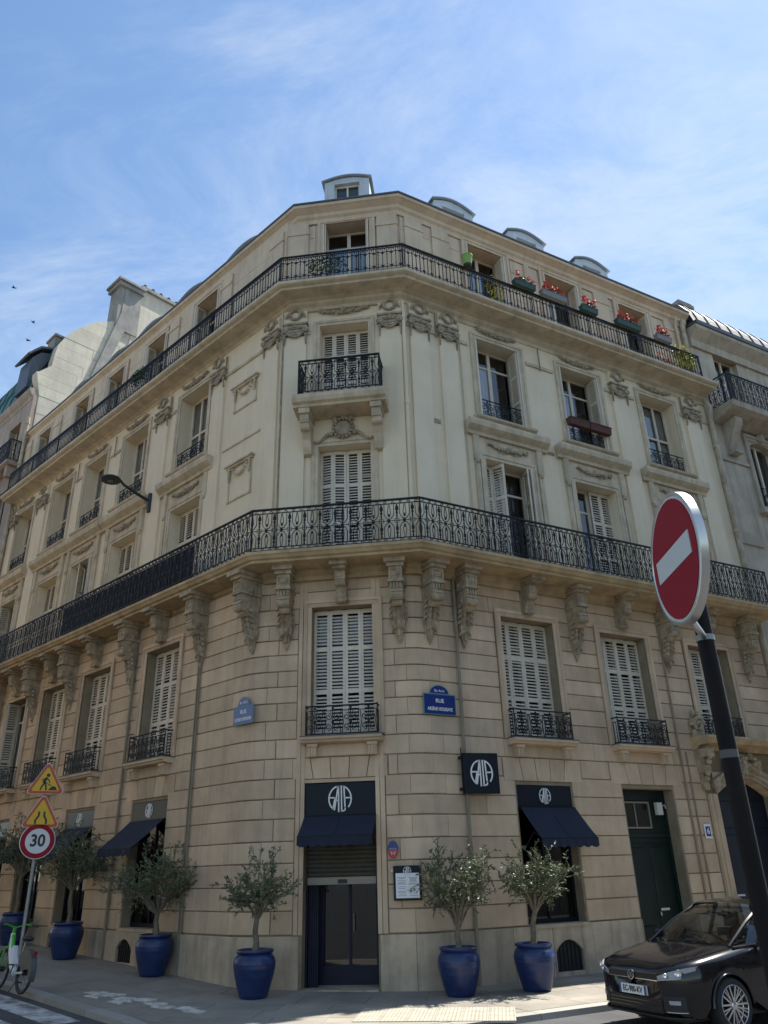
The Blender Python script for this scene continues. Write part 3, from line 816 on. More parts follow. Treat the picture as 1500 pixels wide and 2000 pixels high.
def rail_window(w, h, bow):
    # scrolled iron guard, y negative is outward
    m = MB(); y = -bow
    for z, r_ in ((h, .018), (h - .10, .009), (.03, .014)):
        m.tube([(-w / 2, 0.02, z), (-w / 2, y, z), (w / 2, y, z), (w / 2, 0.02, z)], r_, 5)
    n = max(3, round(w / .42)); c = w / n
    for i in range(n):
        x = -w / 2 + c * (i + .5)
        for s in (-1, 1):
            for pts in (scroll(x + s * c * .23, h * .62, c * .2, 1.3, pi / 2, s), scroll(x + s * c * .23, h * .27, c * .19, 1.3, -pi / 2, -s)):
                m.tube([(p[0], y, p[1]) for p in pts], .012, 4)
            m.tube([(x + s * c * .46, y, .03), (x + s * c * .40, y, h * .45), (x + s * c * .46, y, h - .1)], .011, 4)
        m.tube([(x, y, .03), (x, y, h - .1)], .011, 4)
        m.ball((x, y, h * .45), .035, .02, .05, 5)
        m.ball((x, y, h - .05), .03, .02, .03, 5)
        m.tube([(x + .05 * cos(t), y, h * .8 + .05 * sin(t)) for t in [2 * pi * q / 8 for q in range(8)]], .007, 4, True)
    for s in (-1, 1):
        if bow > .1:
            for q in (.3, .7): m.tube([(s * w / 2, y * q, .03), (s * w / 2, y * q, h - .1)], .008, 4)
            m.tube([(s * w / 2, y, 0), (s * w / 2, y, h + .03)], .014, 5)
    return m
def architrave(w, h, f=.17, d=.05, mat_='cream_trim'):
    m = MB()
    for a, b, dd in ((0, f * .55, d * .6), (f * .55, f, d)):
        m.box(-w / 2 - b, -w / 2 - a, -dd, .0, 0, h + a); m.box(w / 2 + a, w / 2 + b, -dd, .0, 0, h + a)
        m.box(-w / 2 - b, w / 2 + b, -dd, .0, h + a, h + b)
    return m
NW = [0]
def window(k, xc, z0, w, h, state, rev=.33, trim='cream_trim', archi=True, rail=None, sill=None, cornice=None, curtain=None, gar=None, base_d=0.0):
    M = FM(k, xc, base_d, z0)
    wk = (round(w, 2), round(h, 2))
    if state == 'lattice':
        root = put('window', cached(('lat',) + wk, lambda: lattice(w, h).mesh('window', 'white_paint')), B, M @ T_((0, rev + .02, 0)))
    else:
        root = put('window', cached(('cas',) + wk, lambda: casement(w, h).mesh('window', 'white_paint')), B, M @ T_((0, rev + .06, 0)))
    off = T_((0, -(rev + (.02 if state == 'lattice' else .06)), 0))
    for s in (-1, 1):
        q = MB().box(min(0, s * w / 2), max(0, s * w / 2), rev + .085, rev + .091, .02, h - .02)
        put('pane', cached(('pane', s) + wk, lambda: q.mesh('pane', 'window_glass')), root, off)
    if state == 'lattice': put('blind', cached(('lb',) + wk, lambda: MB().box(-w / 2 + .02, w / 2 - .02, rev + .13, rev + .14, .02, h - .02).mesh('blind', 'inner_blind')), root, off)
    lw = w / 4 - .004
    leafm = cached(('leaf',) + wk, lambda: leaf_mesh(lw, h - .03).mesh('shutter', 'white_paint'))
    pl = []
    def closed(i): return T_((-w / 2 + w / 4 * i + .002, rev - .05, .01))
    if state == 'shut': pl = [closed(i) for i in range(4)]
    elif state == 'fold':
        pl = [T_((-w / 2 + .002, rev - .05, .01)) @ RZ(R_(-9)), T_((-w / 2 + w / 4, rev - .10, .01)) @ RZ(R_(9))] + [closed(i) for i in (2, 3)]
    elif state == 'half': pl = [closed(2), closed(3)]
    elif state == 'open':
        for s in (-1, 1):
            x = s * (w / 2 - .02)
            pl += [T_((x - s * .0, .0 - .06, .01)) @ RZ(pi / 2), T_((x - s * .045, -.02, .01)) @ RZ(pi / 2)]
    elif state == 'halfopen':
        pl = [closed(0) , T_((-w / 4 - .01, rev - .05, .01)) @ RZ(R_(-62)), T_((w / 2 - .03, rev - .06, .01)) @ RZ(R_(-100)), T_((w / 2 - .10, rev - .06, .01)) @ RZ(R_(-108))]
    for P in pl: put('shutter', leafm, root, off @ P)
    if pl:
        sm = MB()
        for P in pl: leaf_slats(sm, lw, h - .03, P)
        put('slats', cached(('sl', state) + wk, lambda: sm.mesh('slats', 'white_paint')), root, off, kind='stuff')
    if archi: put('architrave', cached(('arch', trim) + wk, lambda: architrave(w, h, mat_=trim).mesh('architrave', trim)), root, off)
    if rail: put('window_railing', cached(('rail', rail) + wk, lambda: rail_window(*rail).mesh('window_railing', 'iron')), root, off @ T_((0, -.0, 0)))
    if sill: 
        sm2 = MB(); sw, sd, sh = sill
        sm2.xprism([(.1, -.03), (-sd, -.03), (-sd - .04, -.06), (-sd - .02, -.11), (-sd * .6, -.16), (-sd * .5, -sh), (.1, -sh)], -w / 2 - sw, w / 2 + sw)
        mk('sill', sm2, trim, root, off)
    if cornice:
        cw, c0, c1 = cornice
        cm = MB(); zz0, zz1 = c0 - z0, c1 - z0
        cm.xprism([(0, zz0), (-.10, zz0), (-.12, zz0 + .08), (-.2, zz0 + .14), (-.27, zz0 + .2), (-.29, zz1 - .06), (-.28, zz1), (0, zz1)], -cw, cw)
        for s in (-1, 1):
            cm.box(s * (w / 2 + .28) - .09, s * (w / 2 + .28) + .09, -.09, 0, h - .1, zz0); cm.ball((s * (w / 2 + .28), -.08, h - .12), .07, .05, .1)
            cm.box(s * (w / 2 + .28) - .07, s * (w / 2 + .28) + .07, -.06, 0, 0, h - .1)
        cm.box(-w / 2 - .19, w / 2 + .19, -.03, 0, h + .18, zz0)
        mk('window_cornice', cm, trim, root, off)
    if gar: put('garland_relief', gar, root, off @ T_((0, -.02, -z0)))
    if curtain:
        c = MB(); a0, a1 = curtain
        n = 14
        for i in range(n):
            x = a0 * w / 2 + (a1 - a0) * w / 2 * i / n; x2 = a0 * w / 2 + (a1 - a0) * w / 2 * (i + 1) / n
            y = .02 * (i % 2); y2 = .02 * ((i + 1) % 2)
            c.add([(x, rev + .105 + y, .02), (x2, rev + .105 + y2, .02), (x2, rev + .105 + y2, h * .78), (x, rev + .105 + y, h * .78)], [(0, 1, 2, 3)])
        mk('curtain', c, 'curtain', root, off)
    return root
# first floor
window('C', 1.57, 4.6, 1.42, 2.82, 'shut', .30, 'rust_stone', True, None, None)
for c, x in ((0, 3.08), (1, 6.135)): window('R', x, 4.56, 1.56 if c == 0 else 1.55, 2.8 if c == 0 else 2.76, 'shut', .33, 'rust_stone')
window('R', 9.275, 4.9, 1.55, 2.42, 'shut', .33, 'rust_stone', rail=(1.55, .55, .03))
for i, c in enumerate(MC): window('M', -c, 4.56, 1.56, 2.81, 'shut' if i < 3 else ('open' if i == 3 else 'shut'), .33, 'rust_stone')
# sills with consoles and bowed guards of the first floor
def sill_consoles(k, xc, w, z=4.55):
    m = MB(FM(k, xc, 0, z)); h = w / 2
    m.xprism([(.1, .0), (-.30, .0), (-.30, -.05), (-.26, -.07), (-.24, -.11), (-.16, -.13), (.1, -.13)], -h - .12, h + .12)
    for s in (-1, 1):
        x = s * (h - .10)
        m.box(x - .09, x + .09, -.17, .1, -.38, -.13); m.box(x - .11, x + .11, -.2, .1, -.19, -.13)
        for q in (-.05, 0, .05): m.box(x + q - .012, x + q + .012, -.185, -.17, -.36, -.2)
    m.box(-h + .02, h - .02, -.03, .1, -.36, -.13)
    sl_ = mk('sill', m, 'rust_stone', B)
    sill2 = MB(FM(k, xc, 0, z)).box(-h - .14, h + .14, -.31, .02, .002, .02)
    mk('sill_lead', sill2, 'zinc_dark', sl_)
    mk('window_railing', MB(FM(k, xc, 0, z + .02)) if False else rail_window(w + .06, .60, .22), 'iron', B, FM(k, xc, 0, z + .02))
sill_consoles('C', 1.57, 1.46); sill_consoles('R', 3.08, 1.56); sill_consoles('R', 6.135, 1.55)
for c in MC: sill_consoles('M', -c, 1.56)
def grille(k, x, w, z0, z1, n):
    g = MB(FM(k)); g.box(x - w / 2, x + w / 2, -.02, .02, z0, z1)
    mk('wall_vent', g, 'white_box' if n > 1 else 'carved_stone', B)
    h = MB(FM(k)); c = w / n
    for i in range(n): h.box(x - w / 2 + c * i + c * .2, x - w / 2 + c * (i + .8) , -.023, -.019, z0 + .03, z1 - .03)
    mk('vent_hole', h, 'vent_black', B)
grille('C', 1.55, .36, 4.20, 4.33, 3); grille('R', 3.12, .2, 4.22, 4.33, 1)
# second floor
window('C', 1.62, 8.53, 1.32, 3.05, 'fold', .33)
window('R', RCX[0], 8.53, 1.5, 3.05, 'halfopen', .33, cornice=(1.32, 12.2, 12.58), gar=GAR2)
window('R', RCX[1], 8.53, 1.5, 3.05, 'half', .33, cornice=(1.32, 12.2, 12.58), gar=GAR2)
window('R', RCX[2], 8.53, 1.5, 3.05, 'shut', .33, cornice=(1.32, 12.2, 12.58), gar=GAR2)
for i, c in enumerate(LCX): window('L', -c, 8.53, 1.5, 3.05, ('shut', 'shut', 'halfopen', 'shut', 'open')[i], .36, cornice=(1.32, 12.2, 12.58), gar=GAR2)
# third floor
window('C', 1.62, 12.78, 1.30, 2.52, 'shut', .36, gar=GAR3)
for i, c in enumerate(RCX): window('R', c, 12.87, 1.5, 2.56, ('open', 'open', 'lattice')[i], .36, rail=(1.46, .58, -.02), sill=(.25, .16, .27), gar=GAR3, curtain=(-.95, .15) if i < 2 else None)
for i, c in enumerate(LCX): window('L', -c, 12.87, 1.5, 2.56, 'lattice', .38, rail=(1.46, .58, -.02), sill=(.25, .16, .27), gar=GAR3)
# attic floor
window('C', 1.70, 16.33, 1.32, 2.64, 'open', .38, 'attic_stone', curtain=(-.9, .9))
for i, c in enumerate(R4): window('R', c, 16.33, 1.4, 2.62, 'open', .38, 'attic_stone', curtain=(-.9, .2))
for i, c in enumerate(L4): window('L', -c, 16.33, 1.3, 2.57, 'open', .38, 'attic_stone')
# continuous hood joining the left windows
lc = MB(FM('L'))
lc.xprism([(0, 12.22), (-.10, 12.22), (-.12, 12.3), (-.18, 12.36), (-.22, 12.42), (-.24, 12.5), (-.23, 12.55), (0, 12.55)], -11.5, -6.4)
mk('moulding', lc, 'cream_trim', B)

# ================================================================ balconies
def rail_panel_low(w=.335):
    m = MB(); h = 1.0; x = 0
    m.tube([(0, 0, .10), (0, 0, .90)], .013, 4)
    for z, a, b in ((.80, .046, .07), (.70, .030, .05), (.62, .022, .04), (.40, .022, .04), (.32, .040, .065), (.22, .030, .05), (.87, .026, .03), (.14, .024, .03)): m.ball((0, 0, z), a, .02, b, 5)
    q = w / 2
    for s in (-1, 1):     # elongated loops between the uprights
        m.tube([(s * q * .38, 0, .90), (s * q * .38, 0, .66), (s * q * .72, 0, .565), (s * q, 0, .55)], .0105, 4)
        m.tube([(s * q * .38, 0, .10), (s * q * .38, 0, .36), (s * q * .72, 0, .455), (s * q, 0, .47)], .0105, 4)
        m.tube([(s * q * .95, 0, .90), (s * q * .80, 0, .70), (s * q * .95, 0, .60)], .0095, 4)
        m.tube([(s * q * .95, 0, .10), (s * q * .80, 0, .30), (s * q * .95, 0, .42)], .0095, 4)
        m.tube([(p[0], 0, p[1]) for p in scroll(s * q * .5, .955, .04, 1.1, 0, s, 8)], .0095, 4)
        m.tube([(p[0], 0, p[1]) for p in scroll(s * q * .5, .055, .04, 1.1, 0, s, 8)], .0095, 4)
    m.tube([(-q, 0, .51), (q, 0, .51)], .008, 4)
    m.tube([(.055 * cos(t), 0, .51 + .055 * sin(t)) for t in [2 * pi * i / 8 for i in range(8)]], .008, 4, True)
    m.ball((q * .92, 0, .51), .04, .02, .045, 5); m.ball((-q * .92, 0, .51), .02, .02, .03, 5)
    for z in (.64, .38): m.ball((q * .98, 0, z), .016, .016, .05, 5)
    return m.mesh('railing_panel', 'iron')
def rail_panel_high(w=.24):
    m = MB(); q = w / 4
    for s in (-1, 1):
        x = s * q
        m.tube([(x, 0, .05), (x, 0, .80)], .0125, 4)
        m.tube([(x + q * cos(t), 0, .70 + .085 * sin(t)) for t in [pi * i / 6 for i in range(7)]], .010, 4)
        if s > 0:
            for z in (.60, .17): m.ball((x, 0, z), .036, .02, .034, 5); m.ball((x - .034, 0, z + .02), .02, .018, .02, 4); m.ball((x + .034, 0, z + .02), .02, .018, .02, 4)
        else:
            m.ball((x, 0, .555), .022, .018, .024, 4); m.ball((x, 0, .23), .022, .018, .024, 4); m.ball((x, 0, .655), .028, .018, .024, 4)
    m.tube([(-w / 2, 0, .635), (w / 2, 0, .635)], .010, 4)
    m.tube([(-w / 2, 0, .135), (w / 2, 0, .135)], .010, 4)
    return m.mesh('railing_panel', 'iron')
def balcony_rail(name, pts, z0, h, panel, pw, label, ends=True, parent=None, hand=.032):
    m = MB()
    P = [Vector((p.x, p.y, z0)) for p in pts]
    m.tube([p + Vector((0, 0, h)) for p in P], hand, 6)
    for z in ((h - .10, .03, .10) if h > .95 else (h - .07, .04)): m.tube([p + Vector((0, 0, z)) for p in P], .014, 4)
    for p in P: m.tube([p, p + Vector((0, 0, h + .02))], .022, 6)
    root = mk(name, m, 'iron', parent if parent is not None else B, label=label)
    posts = MB()
    for a, b in zip(P, P[1:]):
        L = (b - a).length
        if L < .25: continue
        ang = atan2((b - a).y, (b - a).x); n = max(1, round(L / pw)); sc = L / n / pw
        for i in range(n):
            c = a + (b - a) * ((i + .5) / n)
            put('railing_panel', panel, root, T_(c) @ RZ(ang) @ Matrix.Diagonal((sc, 1, (h - .02) / (1.0 if h > .95 else .82), 1)))
            if i and i % (6 if pw > .3 else 9) == 0:
                e = a + (b - a) * (i / n); posts.tube([e, e + Vector((0, 0, h))], .016, 5)
    if posts.v: mk('railing_post', posts, 'iron', root)
    return root
PL, PH = rail_panel_low(), rail_panel_high()
def close_ends(pts, kl, kr, d):
    return [W('L', -kl, .02)] + pts + [W('R', kr, .02)]
balcony_rail('balcony_railing', path(.90, .84, .84, 17.2, 11.35), 8.52, 1.04, PL, .335, 'ornate black railing of the long lower balcony')
balcony_rail('balcony_railing', path(.58, .74, .68, 16.9, 10.95), 16.32, .85, PH, .24, 'black railing of plain bars on the long upper balcony')
# little balcony of the third floor on the corner
s3 = MB(FM('C', 1.60))
s3.xprism([(0, 12.36), (-.62, 12.40), (-.64, 12.46), (-.72, 12.5), (-.76, 12.6), (-.76, 12.70), (0, 12.72)], -1.16, 1.16)
b3 = mk('balcony', s3, 'cream_trim', B, label='small corner balcony on two scrolled consoles')
cz = MB()
cz.box(-.14, .14, -.62, .02, 12.24, 12.38); cz.box(-.11, .11, -.56, .02, 12.02, 12.24)
cz.xprism([(.02, 12.02), (-.52, 12.02), (-.5, 11.92), (-.36, 11.82), (-.26, 11.68), (-.2, 11.5), (-.12, 11.35), (.02, 11.3)], -.10, .10)
cz.xprism([(-.42 + .09 * cos(t), 11.93 + .09 * sin(t)) for t in [2 * pi * i / 10 for i in range(10)]], -.115, .115)
for i in range(4): cz.box(-.09 + i * .05, -.06 + i * .05, -.58, -.56, 12.06, 12.2)
CZ3 = cz.mesh('console', 'cream_trim')
for x in (.72, 2.50): put('console', CZ3, b3, FM('C', x))
balcony_rail('railing', [W('C', .58, .03), W('C', .58, .66), W('C', 2.62, .66), W('C', 2.62, .03)], 12.72, 1.02, PL, .335, None, parent=B)
ca = MB(FM('C', 1.60, .04))
random.seed(11)
ca.lathe([(0, -.11), (.13, -.1), (.2, -.07), (.24, 0)], 12, None, (0, 0, 12.02), 'y')
for i in range(16):
    a = 2 * pi * i / 16; ca.ball((.25 * cos(a), -.06, 12.03 + .27 * sin(a)), .05, .05, .05, 5)
for s in (-1, 1):
    ca.tube([(s * (.25 + .5 * i / 8), -.04, 11.86 - .02 * i + .07 * sin(i * .8)) for i in range(9)], [.05 - .004 * i for i in range(9)], 5)
    ca.ball((s * .2, -.05, 12.3), .08, .05, .07)
ca.ball((0, -.06, 12.36), .1, .06, .09)
mk('cartouche', ca, 'carved_cream', B)

# ================================================================ dormers
def dormer(w=1.5, h=1.45, dep=3.2, arch=.22):
    m = MB(); n = 8
    top = [(w / 2 - w * i / n, h + arch * sin(pi * i / n)) for i in range(n + 1)]
    ow = w * .28
    m.box(-w / 2, -ow, 0, dep, 0, h); m.box(ow, w / 2, 0, dep, 0, h)
    m.box(-ow, ow, 0, .3, 0, .15)
    m.prism([(-w / 2, h * .93 + .004), (w / 2, h * .93 + .004)] + [(p[0], p[1]) for p in top], .012, dep)
    return m
def dormer_roof(w=1.5, h=1.45, dep=3.2, arch=.22):
    m = MB(); n = 10; W2 = w / 2 + .09
    lo = [(W2 - 2 * W2 * i / n, h + .0 + (arch + .03) * sin(pi * i / n)) for i in range(n + 1)]
    hi = [(p[0], p[1] + .03) for p in lo]
    m.prism(lo[::-1] + hi, -.08, dep)
    return m
def place_dormer(k, x, d, z, sc=1.0, w=1.5, ar=.22):
    M = FM(k, x, d, z) @ Matrix.Diagonal((sc, 1, sc, 1))
    root = put('dormer', cached(('dorm', w, ar), lambda: dormer(w, arch=ar).mesh('dormer', 'pale_zinc')), B, M)
    put('dormer_roof', cached(('dr', w, ar), lambda: dormer_roof(w, arch=ar).mesh('dormer_roof', 'zinc')), root)
    f = MB(); ow = w * .28
    for a, b, c, e in ((-ow, -ow + .05, .15, 1.345), (ow - .05, ow, .15, 1.345), (-.025, .025, .15, 1.345)): f.box(a, b, .12, .16, c, e)
    f.box(-ow, ow, .122, .158, 1.28, 1.345); f.box(-ow, ow, .122, .158, .15, .2)
    put('frame', cached(('df', w), lambda: f.mesh('frame', 'white_paint')), root)
    p = MB().box(-ow, ow, .16, .17, .15, 1.345)
    put('pane', cached(('dp', w), lambda: p.mesh('pane', 'window_glass')), root)
    q = MB().box(-ow, ow, .6, .62, .15, 1.345)
    put('blind', cached(('dk', w), lambda: q.mesh('blind', 'dark_room')), root)  # near-black sheet painted for the unlit room behind the dormer pane
place_dormer('C', 1.55, -1.0, 20.32, 1.0, 1.42, .14)
for x in (2.72, 5.68, 8.62): place_dormer('R', x, -1.0, 20.08, 1.0)
for x in (3.75, 6.9, 9.6, 12.2, 15.3): place_dormer('L', -x, -1.05, 20.02, 1.0, 1.5, .14)

# ================================================================ pipes
def pipe(pts, r, m, collars=(), name='drainpipe', label=None):
    t = MB().tube(pts, r, 8)
    ob = mk(name, t, m, B, smooth=True, label=label)
    if collars:
        for p in collars: mk('pipe_collar', MB().tube([Vector(p) - Vector((0, 0, .05)), Vector(p) + Vector((0, 0, .05))], r * 1.3, 8), m, ob)
    return ob
pipe([W('R', .98, .10, z) for z in (0, 4, 8.1)], .036, 'pipe_stone', [W('R', .98, .10, z) for z in (1.2, 3.2, 5.3, 7.3)])
pipe([W('R', 1.04, .05, z) for z in (0, 8.1)], .014, 'pipe_stone')
pipe([W('M', -2.33, .05, z) for z in (0, 4, 8.1)], .022, 'pipe_stone'); pipe([W('M', -2.41, .05, z) for z in (0, 4, 8.1)], .02, 'pipe_stone')
pipe([W('M', -5.42, .07, z) for z in (0, 4, 8.1)], .036, 'pipe_stone', [W('M', -5.42, .07, z) for z in (1.5, 3.4, 5.5, 7.3)])
pipe([W('R', 7.47, .02, z) for z in (.9, 8.1)], .03, 'rust_joint'); pipe([W('R', 7.68, .02, z) for z in (.9, 4.5)], .022, 'rust_joint')
cp = corner(.09, .09, 'R'); pipe([(cp.x, cp.y, z) for z in (8.5, 12.2, 15.8)], .045, 'cream_wall', [(cp.x, cp.y, 12.6)])
pipe([W('R', 1.75, .05, z) for z in (8.5, 15.8)], .016, 'cream_trim')
cp = corner(.08, .08, 'L'); pipe([(cp.x, cp.y, z) for z in (8.5, 15.8)], .022, 'carved_cream')
for k, xs in (('R', (1.0, 4.55, 7.3, 10.4)), ('L', (-2.6, -5.5, -8.95, -11.6, -14.1)), ('C', (.02, 3.18))):
    for x in xs: pipe([W(k, x, .05, z) for z in (15.0, 15.8)], .018, 'rust_joint', name='iron_tie')

# dark screen tied behind the railing of the lower balcony on the left front
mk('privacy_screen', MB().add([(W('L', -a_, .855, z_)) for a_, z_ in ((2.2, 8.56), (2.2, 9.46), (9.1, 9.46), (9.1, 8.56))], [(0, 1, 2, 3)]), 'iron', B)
# ================================================================ shop front
def ribbon(m, pts, w, y0=-.012, y1=0.0):
    n = len(pts); L = []; Rr = []
    for i, p in enumerate(pts):
        a = pts[max(i - 1, 0)]; b = pts[min(i + 1, n - 1)]
        tx, tz = b[0] - a[0], b[1] - a[1]; q = sqrt(tx * tx + tz * tz) or 1
        nx, nz = -tz / q * w / 2, tx / q * w / 2
        L.append((p[0] + nx, p[1] + nz)); Rr.append((p[0] - nx, p[1] - nz))
    V = [(p[0], y0, p[1]) for p in L] + [(p[0], y0, p[1]) for p in Rr] + [(p[0], y1, p[1]) for p in L] + [(p[0], y1, p[1]) for p in Rr]
    F = []
    for i in range(n - 1):
        F += [(i, i + 1, n + i + 1, n + i), (i, 2 * n + i, 2 * n + i + 1, i + 1), (n + i, n + i + 1, 3 * n + i + 1, 3 * n + i)]
    F += [(0, n, 3 * n, 2 * n), (n - 1, 3 * n - 1, 4 * n - 1, 2 * n - 1)]
    m.add(V, F); return m
def arc(a0, a1, r=1.0, n=14): return [(r * cos(R_(a0 + (a1 - a0) * i / n)), r * sin(R_(a0 + (a1 - a0) * i / n))) for i in range(n + 1)]
def logo_mesh(r):
    m = MB(); w = .105
    S_ = lambda P: [(p[0] * r * .93, p[1] * r) for p in P]
    def rb(P): ribbon(m, S_(P), w * r)
    rb(arc(108, 232, .94)); rb([(-.86, .08), (-.42, .08), (-.42, .02)]); rb([(-.40, .12), (-.60, -.74)]); rb(arc(228, 236, .94, 2))
    rb([(-.15, .96), (-.47, -.82)]); rb([(-.13, .96), (-.11, -.97)]); rb([(-.33, -.12), (-.12, -.12)])
    rb([(.11, .96), (.14, -.95)]); rb([(.12, -.92), (.42, -.84), (.44, -.66)])
    rb([(.33, .90), (.42, -.60)]); rb(arc(74, -42, .94)); rb([(.37, .05), (.92, .05)])
    return m.mesh('logo', 'sign_white')
def sign_board(k, x0, x1, z0, z1, d0, d1, r, label, m='navy_board', lx=0.0):
    M = FM(k, (x0 + x1) / 2, 0, (z0 + z1) / 2)
    w, h = (x1 - x0) / 2, (z1 - z0) / 2
    b = MB().tbox(-w, w, -d1, -d0, -h, h, .008)
    t = thing('shop_sign', label, 'shop sign', M, 'fascia signs above the shop openings')
    mk('board', b, m, t)
    put('logo', logo_mesh(r), t, T_((lx, -d1 - .001, .0)))
    return t
def awning(k, x0, x1, z0, out, z1, val, label):
    M = FM(k, (x0 + x1) / 2, 0, z0); w = (x1 - x0) / 2; dz = z1 - z0
    t = thing('awning', label, 'awning', M, 'navy awnings over the shop openings')
    c = MB(); n = 8
    for a, b in ((-w, -.004), (.004, w)):
        V = []; F = []
        for i in range(n + 1):
            q = i / n; sag = -.018 * sin(pi * q)
            V += [(a, -.03 - out * q, dz * q + sag), (b, -.03 - out * q, dz * q + sag), (a, -.03 - out * q, dz * q + sag - .012), (b, -.03 - out * q, dz * q + sag - .012)]
        for i in range(n):
            o = i * 4
            F += [(o, o + 1, o + 5, o + 4), (o + 2, o + 6, o + 7, o + 3), (o, o + 4, o + 6, o + 2), (o + 1, o + 3, o + 7, o + 5)]
        c.add(V, F)
    mk('canopy', c, 'navy_cloth', t)
    v = MB(); k2 = 7; V = []; F = []; N = k2 * 6
    for i in range(N + 1):
        x = -w + 2 * w * i / N; s = abs(sin(pi * i / 6)) * .035
        V += [(x, -.035 - out, dz), (x, -.05 - out - .01 * sin(i), dz - val - s + .03), ]
    for i in range(N): F.append((2 * i, 2 * i + 1, 2 * i + 3, 2 * i + 2))
    v.add(V, F); V2 = [(x, y - .008, z) for x, y, z in V]; v.add(V2, F)
    mk('valance', v, 'navy_cloth', t)
    b = MB().tube([(-w, -.03 - out, dz - .01), (w, -.03 - out, dz - .01)], .018, 6)
    b.tube([(-w, -.02, -.02), (w, -.02, -.02)], .03, 6)
    mk('front_bar', b, 'navy_board', t)
    for s in (-1, 1):
        a = MB().tube([(s * (w - .05), -.02, dz - .15), (s * (w - .05), -out * .55, dz * .8), (s * (w - .05), -.03 - out, dz - .02)], .013, 5)
        mk('arm', a, 'navy_board', t)
    return t
sign_board('C', .762, 2.218, 3.035, 3.662, -.14, -.03, .262, 'navy GALA sign directly above the corner entrance', 'navy_board', .0)
sign_board('R', 2.345, 3.845, 3.17, 3.605, -.16, -.03, .17, 'navy GALA sign over the shop window beside the green door', 'navy_board', .0)
for i, c in enumerate(MC[:4]):
    sign_board('M', -c - .755, -c + .755, 3.22, 3.635, -.16, -.03, .165,
               ('grey-looking GALA sign over the shop window nearest the corner, left street', 'GALA sign over the second shop window of the left street',
                'GALA sign over the third shop window, partly behind the speed limit sign', 'dark fascia sign farthest along the left street')[i], 'board_gloss', .0)
awning('C', .77, 2.23, 3.03, .60, 2.64, .19, 'navy awning above the corner entrance, over the roller shutter')
awning('R', 2.36, 3.86, 3.16, .60, 2.52, .18, 'navy awning over the shop window beside the green door')
for i, c in enumerate(MC[:4]):
    awning('M', -c - .74, -c + .74, 3.21, .72, 2.62, .18,
           ('navy awning over the shop window nearest the corner in the left street', 'navy awning half behind the olive tree with the grey road sign pole',
            'navy awning over the third shop window of the left street', 'navy awning farthest along the left street')[i])
# corner entrance: roller shutter, blue frame, glass doors
rs = MB(FM('C')); rs.box(.757, 2.223, .20, .34, 2.86, 3.03)
rsh = mk('roller_shutter', rs, 'steel_slat', B)
for a, b in ((.757, .80), (2.18, 2.223)): mk('guide_rail', MB(FM('C')).box(a, b, .12, .199, 1.70, 3.03), 'steel_slat', rsh)
slm = MB().xprism([(0, 0), (-.012, .02), (-.016, .04), (-.012, .06), (0, .078), (.012, .078), (.012, 0)], -.69, .69).mesh('shutter_slat', 'steel_slat')
z = 1.92
while z < 3.0: put('shutter_slat', slm, rsh, FM('C', 1.49, -.19, z)); z += .08
mk('bottom_bar', MB(FM('C')).tbox(.80, 2.18, .17, .22, 1.775, 1.915, .008), 'steel_bar', rsh)
mk('lock', MB(FM('C')).box(1.42, 1.60, .15, .17, 1.80, 1.87), 'car_trim', rsh)
en = MB(FM('C'))
en.box(.757, .80, .26, .75, .02, 1.9); en.box(2.18, 2.223, .26, .75, .02, 1.9)
en.box(.80, 1.02, .62, .68, .02, 2.0); en.box(2.14, 2.18, .62, .68, .02, 2.0)
en.box(1.02, 2.14, .62, .68, .02, .36); en.box(1.555, 1.605, .61, .69, .36, 1.98); en.box(1.02, 1.06, .61, .69, .36, 1.98); en.box(2.10, 2.14, .61, .69, .36, 1.98)
end = mk('entrance_door', en, 'blue_frame', B)
for a, b in ((1.06, 1.555), (1.605, 2.10)): mk('pane', MB(FM('C')).box(a, b, .645, .652, .36, 1.98), 'shop_glass', end)
mk('handle', MB(FM('C')).tube([(1.66, .58, .95), (1.66, .58, 1.25)], .012, 6), 'steel_bar', end)
mk('threshold', MB(FM('C')).box(.755, 2.225, -.10, .75, -.25, .035), 'plinth_stone', B)
cm_ = MB(FM('C'))
for i in range(9):
    cm_.box(.81 + i * .022, .83 + i * .022, .30 + .02 * (i % 2), .33 + .02 * (i % 2), .03, 1.95)
mk('curtain', cm_, 'blue_frame', end)
